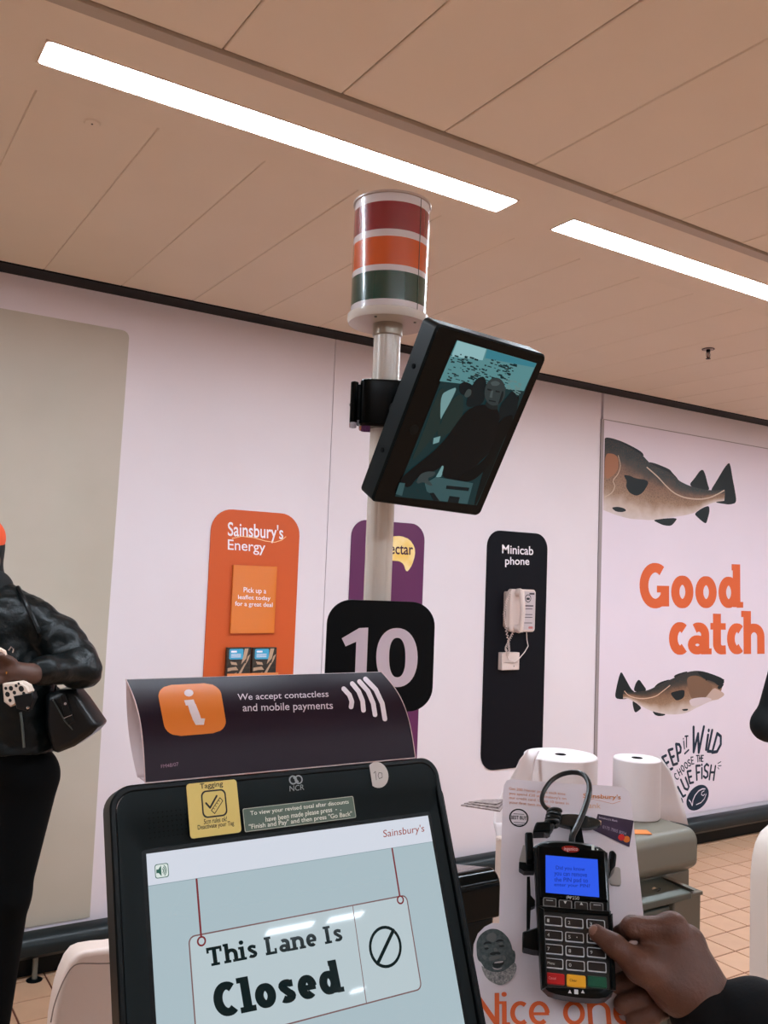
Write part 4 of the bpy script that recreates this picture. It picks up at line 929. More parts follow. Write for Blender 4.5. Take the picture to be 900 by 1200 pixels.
# find the depth of the crest so that its left end is seen at (147,795)
best = None
for k in range(200):
    y = yb+.001*k; p = onplane(147, 795, Vector((cx0, 0, 0)), Vector((1, 0, 0)))
p = onplane(147.5, 796, Vector((cx0, 0, 0)), Vector((1, 0, 0))); print('crest', p)
yt, zt = p.y, p.z
ca = thing('payment_card_sign', 'curved dark purple card sign about contactless payments on top of the terminal', 'sign', T((cx0+cx1)/2, yb, zc))
M_card = mat('purple_card', (36, 25, 36), rough=.42, spec=.12)
M_cardw = mat('card_inside', (216, 198, 200), rough=.7)
def card_profile(t):                   # 0 at the front bottom edge, 1 at the crest, convex towards the viewer
    b = .016*math.sin(math.pi*t)
    dy, dz = yt-yb, zt-zc; L = math.hypot(dy, dz)
    return (yb+dy*t-b*dz/L, zc+dz*t+b*dy/L)
def back_profile(t):
    b = .010*math.sin(math.pi*t); y1_, z1_ = yb+.022, zc; dy, dz = y1_-yt, z1_-zt; L = math.hypot(dy, dz)
    return (yt+dy*t-b*dz/L*(-1)*-1, zt+dz*t+b*dy/L)
def card_fn(u, t, off=0):
    y, z = card_profile(t); y2, z2 = card_profile(min(t+.01, 1.01)); d = Vector((y2-y, z2-z)).normalized()
    return Vector((cx0+(cx1-cx0)*u, y-d.y*off, z+d.x*off))
loc = wmat(ca).inverted()
MB().grid(lambda u, v: loc @ card_fn(u, v), 2, 24).build('front_face', M_card, ca, fix=False)
MB().grid(lambda u, v: loc @ card_fn(u, v, -.0006), 2, 24).build('inner_face', M_cardw, ca, fix=False)
def bk(u, v): y, z = back_profile(v); return loc @ Vector((cx0+(cx1-cx0)*u, y, z))
MB().grid(bk, 2, 24).build('back_face', M_cardw, ca, fix=False, solid=.0005)
MB().box(cx0+.002, yb+.001, zc-.0006, cx1-.002, yb+.022, zc).build('bottom_flap', M_cardw, ca, Matrix.Identity(4))
mb = MB()
for u in (0, 1): mb.tube([loc @ card_fn(u, k/20) for k in range(21)], .0006, 5)
mb.tube([loc @ card_fn(u, 0) for u in (0, 1)], .0006, 5); mb.build('cut_edge', ink((214, 190, 190)), ca)
def card_uv(x, y):                     # pixel -> (u, t) on the curved face
    r = ray(x, y); best = None
    for k in range(401):
        t = k/400; yy, z2 = card_profile(t); s = yy/r.y; e = 1.6+r.z*s-z2
        if best is None or abs(e) < best[0]: best = (abs(e), s*r.x, t)
    return ((best[1]-cx0)/(cx1-cx0), best[2])
def card_print(mb0, name, mt, off=.0008):
    """mb0 holds flat shapes in pixel space; lay them on the curved face"""
    vv = [tuple(loc @ card_fn(*card_uv(p[0], p[1]), off)) for p in mb0.v]
    o = MB(); o.v = vv; o.f = mb0.f; return o.build(name, mt, ca, smooth=0, fix=False)
def card_text(txt, bl, br, tl, bold, name='lettering', mt=None):
    mb = MB(); add_text(mb, txt, bl, br, tl, 0, bold); card_print(mb, name, mt or ink((216, 204, 214)))
card_text("We accept contactless", (278.5, 823.5), (385, 819.5), (278, 814), .004)
card_text("and mobile payments", (284.5, 837), (390, 834), (284, 825.5), .004)
card_text("FM48/07", (188.5, 900.5), (209, 897.5), (188.2, 896.3), .0, mt=ink((150, 120, 140)))
# orange tile with rounded corners: subdivide so it follows the curve
sq = MB(); A, B, C_, D_ = (183, 804), (257, 800.5), (266.5, 858), (194.5, 864)
def bil(u, v): return (A[0]*(1-u)*(1-v)+B[0]*u*(1-v)+C_[0]*u*v+D_[0]*(1-u)*v, A[1]*(1-u)*(1-v)+B[1]*u*(1-v)+C_[1]*u*v+D_[1]*(1-u)*v)
rws = 28
for j in range(rws+1):
    v = j/rws; rr_ = .24; c_ = min(v, 1-v); ins = 0 if c_ > rr_ else rr_-math.sqrt(max(rr_*rr_-(rr_-c_)**2, 0))
    a = bil(ins, v); b = bil(1-ins, v); sq.v += [(a[0], a[1], 0), (b[0], b[1], 0)]
    if j: n = 2*j; sq.f.append((n-2, n-1, n+1, n))
card_print(sq, 'orange_tile', ink((218, 120, 48), .35), .0006)
ii = MB(); ii.flat(circ(221, 813, 5.4, 16, 4.2))
for q in ([(215.5, 821.5), (226.5, 820.5), (229, 827), (217.5, 827.5)], [(219.5, 826), (229, 826), (233, 836), (222.5, 836)], [(222.5, 836), (233, 836), (235.5, 843.5), (226, 845)], [(225, 843), (236, 842.5), (240, 842.5), (238.5, 850), (229, 850)], ): ii.flat(q)
card_print(ii, 'information_letter', ink((222, 208, 212)), .0010)
wv = MB()
for L, w_ in (([(402.5, 808), (409, 815), (412, 823), (411, 829)], 5.5), ([(412.5, 802), (420, 811), (424.5, 822), (425.5, 833)], 5.5), ([(421, 799.5), (431, 811), (437, 825), (439, 838)], 5.5), ([(428, 796.5), (440, 809), (447.5, 825), (450.5, 843)], 5.5)):
    L2 = []
    for (a, b) in zip(L[:-1], L[1:]):
        for k in range(4): L2.append((a[0]+(b[0]-a[0])*k/4, a[1]+(b[1]-a[1])*k/4))
    wv.stroke(L2+[L[-1]], w_)
card_print(wv, 'contactless_waves', ink((226, 214, 222)), .0010)

# ================================================================== PIN PAD, ITS STAND AND POSTER
yaw = math.radians(-41); TT = math.radians(40)
Xp = Vector((math.cos(yaw), math.sin(yaw), 0)); back = Vector((-math.sin(yaw), math.cos(yaw), 0))
Yp = back*math.sin(TT)+Vector((0, 0, 1))*math.cos(TT)
oP = at(672.5, 1080, .955)
FD = frame(oP, Xp, Yp)                 # top face of the pin pad
FQ = FD @ T(0, 0, -.058)                # poster plane
def dp(x, y, w=0): return fpx(FD, x, y, w)
c = [dp(625, 986), dp(712, 991), dp(719, 1167), dp(634.5, 1161)]
print('pad corners', c)
stnd = thing('pin_pad_stand', 'black swivel bracket and post carrying the card payment terminal', 'stand', T(oP.x+.06, oP.y+.06, 0))
bs = FD @ Vector((0, -.02, -.075))
MB().prism(rr(-.03, -.06, .03, .06, .008, 4), -.056, -.03).build('cradle_plate', M_black, stnd, FD, bevel=.002)
MB().prism(rr(-.02, -.05, .02, .03, .008, 4), -.085, -.063).build('back_plate', M_black, stnd, FD, bevel=.002)
MB().tube([FD @ Vector((0, -.01, -.08)), FD @ Vector((0, -.02, -.10)), Vector((bs.x+.02, bs.y+.02, 1.08)), Vector((bs.x+.02, bs.y+.02, .02))], .018, 14).build('post', M_black, stnd, Matrix.Identity(4))
MB().lathe([(.001, 0), (.11, 0), (.11, .012), (.02, .022)], (bs.x+.02, bs.y+.02, 0), 28).build('foot', M_black, stnd, Matrix.Identity(4))
def ppoly(L, z): return fpts(FD, L, z)
MB().prism(ppoly([(615, 978), (624, 978), (626, 1010), (617, 1012)], -.02), -.034, -.012).build('clip', M_black, stnd, FD, bevel=.002)
MB().prism(ppoly([(628, 967), (645, 966), (645, 978), (624, 979), (626, 972)], -.03), -.04, -.02).build('clip', M_black, stnd, FD, bevel=.002)
MB().prism(ppoly([(608, 1011), (626, 1013), (626, 1022), (614, 1022), (608, 1018)], -.03), -.04, -.026).build('clip', M_black, stnd, FD, bevel=.001)
MB().prism(ppoly([(613, 990), (616, 990), (616, 1003), (620, 1005), (620, 1012), (608.5, 1011), (608.5, 1007)], -.045), -.05, -.046).build('metal_tab', mat('tab_grey', (150, 142, 136), rough=.4), stnd, FD)
MB().prism(ppoly([(617.5, 1028), (621, 1028), (622, 1050), (627, 1056), (627, 1062), (622, 1064), (621, 1089), (617, 1089)], -.03), -.037, -.028).build('side_bar', M_black, stnd, FD)
MB().prism(ppoly([(612, 1095), (632, 1089), (636, 1117), (625, 1116), (612, 1113)], -.025), -.036, -.016).build('clip', M_black, stnd, FD, bevel=.0015)
MB().prism(ppoly([(713, 1001), (718, 1000), (722, 1005), (720.5, 1018), (714, 1026)], -.02), -.034, -.01).build('clip', M_black, stnd, FD, bevel=.002)
MB().prism(rr(*[v for p in (dp(715, 1036, -.045), dp(727, 1016, -.045)) for v in p], .003, 3), -.05, -.046).build('metal_tab', mat('tab_grey'), stnd, FD)
# oval swivel plate behind the terminal, with stem
cc = dp(675, 964, -.045)
MB().prism(circ(cc[0], cc[1], .029, 32, .0088), -.048, -.040).build('swivel_plate', mat('swivel_black', (28, 32, 32), rough=.25), stnd, FD, bevel=.001)
MB().prism(ppoly([(668, 972), (681, 972), (684, 990), (669, 990)], -.042), -.044, -.036).build('swivel_stem', M_black, stnd, FD)

# terminal
pad = thing('card_terminal', 'black card payment terminal with blue display and number keys', 'card terminal', FD)
xl0, xl1 = c[0][0], c[3][0]; xr0, xr1 = c[1][0], c[2][0]; ytp = (c[0][1]+c[1][1])/2; ybt = (c[2][1]+c[3][1])/2
def hwid(y):
    t = (y-ybt)/(ytp-ybt); return (xl1+(xl0-xl1)*t, xr1+(xr0-xr1)*t)
def outline(ex=0, bow=.004):
    L = []
    N = 10; 
    for k in range(N+1):              # top edge, bowed, right to left
        u = k/N; a, b = hwid(ytp); x = b+(a-b)*u; L.append((x, ytp+bow*(1-(2*u-1)**2)-.006*(abs(2*u-1)**6)))
    for k in range(1, 9):
        y = ytp+(ybt-ytp)*k/9; L.append((hwid(y)[0]-ex*0, y))
    for k in range(N+1):
        u = k/N; a, b = hwid(ybt); x = a+(b-a)*u; L.append((x, ybt-.003*(1-(2*u-1)**2)+.006*(abs(2*u-1)**8)))
    for k in range(8, 0, -1):
        y = ytp+(ybt-ytp)*k/9; L.append((hwid(y)[1]+ex*0, y))
    return L
OL = outline(); M_term = mat('terminal_plastic', (3, 7, 8), rough=.28, spec=.12, bump=(1500, .06, .0003))
MB().prism(OL, -.020, 0, inset=.0035).build('body', M_term, pad, smooth=40)
MB().prism([(x*.9, y*.93) for x, y in OL], -.030, -.020).build('underside', M_black, pad)
# raised glossy head round the display
a = dp(629, 992); b = dp(712, 1058)
hq = [dp(630, 990, .003), dp(709, 996, .003), dp(713, 1056, .003), dp(633, 1052, .003)]
MB().prism(hq, -.001, .0025, inset=.0015).build('display_surround', M_blackg, pad, smooth=30)
q = [dp(639, 1002, .003), dp(699.8, 1007, .003), dp(702.8, 1051.5, .003), dp(639.8, 1046, .003)]
lx0, lx1, ly1, ly0 = (q[0][0]+q[3][0])/2, (q[1][0]+q[2][0])/2, (q[0][1]+q[1][1])/2, (q[2][1]+q[3][1])/2
print('lcd', lx0, lx1, ly0, ly1)
lcd = MB().flat([(lx0, ly0), (lx1, ly0), (lx1, ly1), (lx0, ly1)], .0028).build('display', glow('lcd_blue', (48, 92, 238), .95), pad, smooth=0)
E_nav = glow('lcd_text', (24, 44, 150), .9)
for tx, a_, b_, c_ in (("Did you know", (651.5, 1020), (685.5, 1022), (651.5, 1014.5)), ("you can remove", (649.5, 1027.3), (688, 1029.5), (649.5, 1022)),
                       ("the PIN pad to", (649.5, 1034.5), (689, 1035.8), (649.5, 1028)), ("enter your PIN?", (649.5, 1039.5), (691.5, 1041.2), (649.5, 1034.5))):
    lettering(tx, FD, lcd, E_nav, a_, b_, c_, w=.0031, bold=.004)
e_ = dp(668.5, 995, .003)
el = MB().flat(circ(e_[0], e_[1], .0098, 28, .0038), .0029).build('maker_badge', ink((128, 30, 26), .2), pad, smooth=0)
lettering("ingenico", FD, el, ink((210, 160, 160)), (661, 998), (677, 998.4), (661, 992.6), w=.0031, bold=.0)
lettering("iPP350", FD, pad, ink((170, 172, 170)), (663.7, 1053.5), (678.8, 1054.5), (663.6, 1049.6), w=.0028)
mb = MB(); x_, y_ = dp(694.5, 993.3, .003); mb.flat(rr(x_-.0012, y_-.0028, x_+.0018, y_+.0028, .0005, 2), .0029); mb.flat([(x_+.004, y_-.001), (x_+.0066, y_-.001), (x_+.0053, y_-.003)], .0029)
mb.build('card_symbol', ink((190, 196, 190)), pad, smooth=0)
# recessed keypad bed with side walls
kb = [dp(633, 1066, 0), dp(716, 1070, 0), dp(721, 1160, 0), dp(637.5, 1157, 0)]
MB().prism(kb, -.0005, .0004).build('keypad_bed', mat('keypad_bed', (7, 10, 11), rough=.4), pad, smooth=0)
MB().prism([dp(629, 1062, .003), dp(637.5, 1066, .003), dp(641.5, 1156, .003), dp(635, 1160, .003)], 0, .0075, inset=.002).build('privacy_wall', M_term, pad, label='left privacy wall')
MB().prism([dp(712, 1072, .003), dp(718, 1070, .003), dp(722, 1160, .003), dp(716, 1160, .003)], 0, .004, inset=.0015).build('privacy_wall', M_term, pad)
MB().prism([dp(632, 1061, .003), dp(716, 1067, .003), dp(716.5, 1073, .003), dp(633, 1067.5, .003)], 0, .0035, inset=.0015).build('ridge', M_term, pad)
M_key = mat('key_black', (6, 7, 8), rough=.3); M_kr = mat('key_rim', (168, 172, 176), rough=.3, emit=(150, 156, 162), estr=.12)
def key(px, py, w, h, txt=None, face=None, rim=M_kr, tm=None, r=.0014, label=None, z=.0035):
    x, y = dp(px, py, .003)
    kk = MB().prism(rr(x-w/2, y-h/2, x+w/2, y+h/2, r, 3), .0003, z, inset=.0006).build('key', face or M_key, pad, smooth=0, label=label)
    if rim:
        MB().ring(rr(x-w/2, y-h/2, x+w/2, y+h/2, r, 3), rr(x-w/2+.0009, y-h/2+.0011, x+w/2-.0009, y+h/2-.0007, r*.8, 3), z-.0008, z+.0002).build('key_rim', rim, kk, FD, smooth=0)
    if txt:
        mb = MB(); n_ = len(txt); s = .0034; wd_ = .0018*n_+.0006
        if n_ > 3: s = .0026; wd_ = .0072
        add_text(mb, txt, (x-w*.34, y-s/2), (x-w*.34+wd_, y-s/2), (x-w*.34, y+s/2), z+.0004, .0)
        mb.build('key_print', tm or ink((190, 194, 196)), kk, FD, smooth=0)
    return kk
kw, kh = .0192, .0100
rows = [(1082, 1), (1098.8, 2), (1115.2, 3), (1131.8, 4)]
txts = [["1", "2", "3"], ["4", "5", "6"], ["7", "8", "9"], ["Menu", "0", None]]
for (y, _), tr_ in zip(rows, txts):
    k = (y-1082)/50
    for j, (x, t) in enumerate(zip((648.3+k*.8, 672.8+k*1.4, 698.2+k*1.2), tr_)):
        key(x, y+(-2.5, 0, 1.6)[j], kw, kh, t)
x, y = dp(676, 1098.8, .003); MB().flat(circ(x, y, .0006, 8), .0041).build('key_pip', ink((200, 200, 200)), pad, smooth=0)
key(650.5, 1146.8, kw, .0105, "Cancel", ink((168, 28, 30), .3), None, ink((220, 150, 150)), label='red key')
key(675.2, 1149.5, kw, .0115, "Clear", ink((222, 160, 40), .3), None, ink((80, 50, 10)), label='yellow key')
key(699.8, 1150.5, kw, .0105, None, ink((18, 76, 56), .3), None, label='green key')
for x, y, t in ((644.2, 1057.3, None), (662.6, 1060, None), (681.2, 1062, None), (699.2, 1062.8, None)):
    key(x, y, .0142, .0094, t, rim=mat('fkey_rim', (110, 112, 114), rough=.4), z=.003)
mb = MB()
for (x, y, s) in ((662.3, 1057.5, -1), (681.3, 1059.3, 1)):
    a, b = dp(x, y, .003); mb.flat([(a-.0017, b-.0012*s), (a+.0017, b-.0012*s), (a, b+.0017*s)], .0034)
for x0_, x1_, y_ in ((640, 648, 1055), (695.5, 704, 1060.4)):
    a = dp(x0_, y_, .003); b = dp(x1_, y_+.6, .003); mb.flat([(a[0], a[1]-.0003), (b[0], b[1]-.0003), (b[0], b[1]+.0003), (a[0], a[1]+.0003)], .0034)
mb.build('arrow_print', ink((190, 192, 192)), pad, smooth=0)
mb = MB()
for x in (667.8, 683): a, b = dp(x, 1162, .001); mb.flat([(a-.0018, b-.0015), (a+.0018, b-.0015), (a, b+.0018)], .0008)
a, b = dp(675.3, 1162.2, .001); mb.flat(rr(a-.002, b-.0022, a+.002, b+.0022, .0003, 1), .0008)
mb.build('card_arrows', ink((206, 208, 208)), pad, smooth=0)

# cable: coiled loop standing up behind the terminal
cab = thing('terminal_cable', 'thick black looped cable rising behind the card terminal', 'cable', FD @ T(0, ytp, 0))
def cw(x, y, d): u = fpx(FD, x, y, d); return FD @ Vector((u[0], u[1], d))
ctrl = [cw(670, 990, -.025), cw(671, 979, -.02), cw(678, 965, -.015), cw(686, 945, -.012), cw(690.5, 928, -.012), cw(689.5, 916, -.015), cw(683, 907.5, -.02), cw(671, 905, -.025), cw(657, 908, -.028), cw(645, 916, -.03), cw(637, 928, -.03), cw(635, 938, -.03), cw(639, 946, -.03), cw(648, 952, -.03), cw(650, 958, -.03)]
M_cab = mat('cable_rubber', (9, 15, 15), rough=.3)
sp_ = smoothp(ctrl); MB().tube(sp_, [.0038-.0012*min(1, k/len(sp_)*1.2) for k in range(len(sp_))], 10).build('cable', M_cab, cab, Matrix.Identity(4))
tw = []
cA, cB = cw(650, 950, -.03), cw(646, 967, -.03)
for k in range(61):
    t = k/60; a_ = 2*math.pi*4*t; c_ = cA.lerp(cB, t); tw.append(c_+Xp*(.0072*math.cos(a_))+Vector(FD.col[2].xyz)*(.007*math.sin(a_)))
MB().tube(tw, .0023, 8).build('coil', M_cab, cab, Matrix.Identity(4))
MB().tube([cw(646, 966, -.03), cw(642, 972, -.03), cw(637, 978, -.03)], [.005, .0058, .006], 10).build('strain_relief', M_cab, cab, Matrix.Identity(4))

# poster behind the terminal
pb = thing('bank_poster', 'white cardboard poster reading Nice one behind the card terminal', 'poster', FQ)
M_pq = mat('poster_card', (204, 193, 198), rough=.4, spec=.4)
def qp(x, y, w=0): return fpx(FQ, x, y, w)
cn = [qp(592, 914), qp(741, 925), qp(764, 1196), qp(585, 1092)]
print('poster', cn)
out_px = [(585, 1082), (587, 1000), (589.5, 930), (590.5, 920), (594, 914.5), (600, 913.3), (660, 917.8), (725, 921.5), (732, 923), (737, 928), (739.5, 937), (748, 1015), (757, 1100), (766, 1200), (776, 1330),
          (550, 1330), (552, 1200), (554, 1130), (555, 1107), (560, 1094), (568, 1086), (577, 1081.5)]
MB().prism(fpts(FQ, out_px), -.0025, 0).build('card_sheet', M_pq, pb, smooth=0)
Oq = ink((206, 88, 38)); Oq2 = ink((196, 124, 84))
heavy("Nice one", FQ, pb, Oq, (554, 1203), (745, 1203), (554.5, 1162), .0006, .20)
lettering("Sainsbury's", FQ, pb, ink((196, 120, 60)), (683, 936.5), (727.5, 938.5), (683.5, 929.5), w=.0006, bold=.01)
lettering("Bank", FQ, pb, ink((196, 150, 120)), (684.5, 946.5), (704, 947.5), (684.5, 940.5), w=.0006)
mb = MB(); mb.stroke(fpts(FQ, [(686, 938), (695, 936.5), (706, 939), (718, 942), (727, 939)], .0006), .0005, .0006); mb.build('swoosh', Oq2, pb, FQ, smooth=0)
for k, tx in enumerate(("Get 200 Nectar points each time", "you spend \u00a320 at Sainsbury's on", "our credit card. Up to 10 times in", "your first two months")):
    y = 926.4+k*5.3; e = 664-(1.5, .5, -2.5, 19)[k]
    lettering(tx, FQ, pb, Oq2, (596.5, y), (e, y+(e-596.5)*.1), (596.7, y-4), w=.0006, bold=.004)
b_ = qp(608, 958.3, .0006); mb = MB(); mb.ring(circ(b_[0], b_[1], .0118, 32), circ(b_[0], b_[1], .0102, 32), .0003, .0006)
mb.build('award_ring', ink((14, 16, 18)), pb, FQ, smooth=0)
lettering("BEST BUY", FQ, pb, ink((14, 16, 18)), (598.8, 960), (617.5, 960.8), (598.8, 955.6), w=.0006, bold=.012)
mb = MB()
for (a0, y0_, a1) in ((602, 953.6, 614), (602, 963.6, 615.5), (603, 966, 614.5)):
    p0 = qp(a0, y0_, .0006); p1 = qp(a1, y0_+(a1-a0)*.06, .0006); mb.stroke([p0, p1], .0007, .0006)
mb.build('award_print', ink((40, 42, 44)), pb, FQ, smooth=0)
# printed bank card
kc = [qp(700.5, 954), qp(742.5, 962), qp(737.5, 993), qp(695, 973)]
mb = MB(); 
kcp = MB().flat(kc, .0006).build('printed_bank_card', mat('bank_card_print', (38, 30, 52), rough=.3, var=(40, .5, (70, 56, 84))), pb, FQ, smooth=0)
mb = MB(); mb.flat(fpts(FQ, circ(734.3, 983.5, 3.9, 16), .0009), .0009); mb.build('card_mark', ink((200, 104, 34)), pb, FQ, smooth=0)
mb = MB(); mb.flat(fpts(FQ, circ(728.3, 981.3, 3.9, 16), .0010), .0010); mb.build('card_mark', ink((186, 34, 36)), pb, FQ, smooth=0)
mb = MB(); mb.flat(fpts(FQ, [(700.8, 960.6), (704.8, 962), (704.2, 967), (700, 965.2)], .0009), .0009); mb.build('card_chip', ink((206, 170, 140)), pb, FQ, smooth=0)
lettering("Sainsbury's Bank", FQ, pb, ink((200, 190, 206)), (701.5, 959.3), (723.5, 964), (702, 956.4), w=.0009)
lettering("0175 7005 8004", FQ, pb, ink((150, 140, 160)), (706, 970.5), (733.5, 979), (706.7, 967), w=.0009)
# printed portrait
pc = qp(580.5, 1119, .0006)
fm = []
def face_pts(L, z=.0006): return chaikin(fpts(FQ, [(540+a/9, 1070+b/9) for a, b in L], z))
M_pf = mat('portrait_skin', (38, 52, 54), rough=.5, var=(260, .6, (84, 94, 94)))
M_pl = ink((88, 92, 92)); M_pd = ink((14, 22, 24)); M_pbd = mat('portrait_beard', (150, 144, 142), rough=.5, var=(500, .9, (48, 58, 60)))
MB().flat(face_pts([(165, 380), (165, 310), (195, 240), (250, 190), (320, 163), (390, 170), (450, 205), (500, 260), (530, 320), (545, 390), (570, 400), (578, 450), (570, 520), (540, 560), (500, 620), (420, 650), (330, 640), (260, 600), (215, 520), (185, 500), (170, 455)]), .0006).build('portrait_face', M_pf, pb, FQ, smooth=0)
MB().flat(face_pts([(215, 545), (260, 590), (330, 620), (420, 625), (490, 590), (540, 540), (575, 520), (592, 570), (575, 640), (530, 705), (460, 750), (400, 760), (330, 735), (265, 680), (230, 610)], .0008), .0008).build('portrait_beard', M_pbd, pb, FQ, smooth=0)
mb = MB()
for L in ([(275, 230), (320, 205), (370, 215), (380, 260), (350, 310), (310, 300), (270, 280)], [(235, 345), (275, 335), (300, 350), (260, 362)], [(385, 320), (430, 305), (455, 325), (410, 335)], [(215, 450), (250, 440), (280, 470), (250, 500)],
          [(345, 370), (375, 360), (395, 410), (375, 420), (350, 410)], [(430, 450), (465, 445), (480, 490), (455, 500)], [(290, 470), (320, 455), (420, 440), (440, 470), (330, 500), (300, 505)]): mb.flat(face_pts(L, .0009), .0009)
mb.build('portrait_light', M_pl, pb, FQ, smooth=0)
mb = MB()
for L in ([(230, 335), (260, 300), (310, 300), (330, 330), (290, 320)], [(360, 310), (385, 280), (430, 275), (460, 300), (410, 298)], [(240, 375), (280, 362), (300, 372), (270, 390)], [(395, 348), (440, 335), (470, 350), (420, 362)],
          [(300, 430), (330, 412), (400, 405), (425, 430), (400, 440), (375, 432), (350, 445), (320, 445)], [(330, 540), (360, 510), (460, 500), (455, 540), (400, 580), (350, 575)]): mb.flat(face_pts(L, .0010), .0010)
mb.build('portrait_dark', M_pd, pb, FQ, smooth=0)
mb = MB(); mb.flat(face_pts([(345, 530), (365, 513), (450, 503), (445, 520), (400, 528)], .0012), .0012); mb.flat(face_pts([(330, 565), (350, 580), (400, 590), (440, 570), (430, 585), (390, 600), (345, 590)], .0012), .0012)
mb.build('portrait_teeth', ink((168, 160, 160)), pb, FQ, smooth=0)

# ================================================================== THINGS BEHIND THE TERMINAL
# grey coin and note unit
GY = 1.66
ug = onplane(819, 1000, Vector((0, GY, 0)), Vector((0, 1, 0))); ux1 = ug.x
uzt = onplane(790, 977, Vector((0, GY, 0)), Vector((0, 1, 0))).z; uzt += .0
tb_ = onplane(786, 953.5, Vector((0, 0, uzt)), Vector((0, 0, 1)))
zlow = onplane(800, 1022, Vector((0, GY, 0)), Vector((0, 1, 0))).z
UX0 = 1.75
print('unit x', ux1, 'ztop', uzt, 'back', tb_, 'zlow', zlow)
UB = GY+.36
cu = thing('cash_unit', 'khaki grey cash machine cabinet with coin tray, white paper roll standing on it', 'cash machine', T((UX0+ux1)/2, GY+.18, 0))
I4 = Matrix.Identity(4)
# head: rounded front top edge, extruded along x
hp = []
rt = .035
for k in range(9):
    a = math.radians(180-90*k/8); hp.append((GY+rt+rt*math.cos(a), uzt-rt+rt*math.sin(a)))
hp += [(UB, uzt), (UB, zlow-.01), (GY+.03, zlow-.01), (GY, zlow+.012)]
n = len(hp); mb = MB(); mb.add([(x, y, z) for x in (UX0, ux1) for y, z in hp], [(i, (i+1) % n, n+(i+1) % n, n+i) for i in range(n)]+[tuple(range(n)), tuple(range(2*n-1, n-1, -1))])
mb.build('head', M_grey, cu, I4, bevel=.012, seg=3)
xs2 = onplane(808, 1040, Vector((0, GY+.03, 0)), Vector((0, 1, 0))).x
MB().box(UX0+.01, GY+.03, .0, xs2, UB-.01, zlow-.01).build('body', M_grey, cu, I4, bevel=.005)
# dark recess with sloping coin tray
tz0 = onplane(790, 1055, Vector((0, GY, 0)), Vector((0, 1, 0))).z
tx1 = onplane(797, 1035, Vector((0, GY, 0)), Vector((0, 1, 0))).x; tx0 = UX0+.05
mb = MB(); mb.add([(tx0, GY-.04, tz0+.03), (tx1, GY-.04, tz0+.03), (tx1-.05, GY+.03, zlow-.012), (tx0, GY+.03, zlow-.012), (tx0, GY-.04, tz0+.012), (tx1, GY-.04, tz0+.012), (tx1-.05, GY+.03, tz0), (tx0, GY+.03, tz0)],
                  [(0, 1, 2, 3), (4, 5, 1, 0), (5, 6, 2, 1), (7, 4, 0, 3), (7, 6, 5, 4), (6, 7, 3, 2)])
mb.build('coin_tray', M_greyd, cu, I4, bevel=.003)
mb = MB(); mb.add([(tx1-.045, GY+.0, zlow-.012), (tx1-.03, GY+.0, zlow-.012), (tx1+.02, GY-.045, tz0+.035), (tx1+.004, GY-.045, tz0+.035), (tx1-.045, GY+.029, zlow-.012), (tx1-.03, GY+.029, zlow-.012), (tx1+.02, GY+.029, tz0+.0), (tx1+.004, GY+.029, tz0+.0)],
                  [(0, 1, 2, 3), (4, 7, 6, 5), (0, 4, 5, 1), (1, 5, 6, 2), (2, 6, 7, 3), (3, 7, 4, 0)])
mb.build('tray_cheek', M_grey, cu, I4)
cq = onplane(757, 1042, Vector((0, 0, (zlow+tz0)/2)), Vector((0, 0, 1)))
lk = MB(); lk.lathe([(.001, .006), (.012, .006), (.014, 0)], (0, 0, 0), 16); lk.tube([(0, 0, .004), (.004, 0, .02)], .004, 6)
lk.build('lock', M_chrome, cu, T(cq.x, GY-.005, (zlow+tz0)/2-.0) @ Matrix.Rotation(math.radians(45), 4, 'X'))
dx = onplane(789, 1070, Vector((0, GY-.03, 0)), Vector((0, 1, 0))).x; dz = onplane(800, 1050, Vector((0, GY-.03, 0)), Vector((0, 1, 0))).z
dx1 = onplane(821, 1080, Vector((0, GY-.03, 0)), Vector((0, 1, 0))).x
MB().box(dx+.002, GY-.03, .12, dx1, GY+.029, dz).build('door', M_grey, cu, I4, bevel=.004)
MB().box(dx+.002, GY-.034, dz-.008, dx1+.004, GY+.029, dz+.002).build('door_lip', M_grey, cu, I4, bevel=.002)
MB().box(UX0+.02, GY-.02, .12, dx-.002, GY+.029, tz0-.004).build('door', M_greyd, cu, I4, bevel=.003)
# cream slotted side
q0 = onplane(582, 1016, Vector((0, GY-.02, 0)), Vector((0, 1, 0))); q1 = onplane(590, 984, Vector((0, GY-.02, 0)), Vector((0, 1, 0)))
sl = thing('receipt_printer', 'cream slotted printer casing showing left of the bank poster', 'printer', T(q0.x+.06, GY-.06, 0))
MB().box(q0.x, GY-.10, .0, q0.x+.12, GY-.012, q1.z+.01).build('casing', M_cream, sl, I4, bevel=.004)
for k in range(3): MB().box(q0.x+.001, GY-.102, q1.z-.012-.026*k, q0.x+.05, GY-.099, q1.z-.008-.026*k).build('slot', M_void, sl, I4, smooth=0)

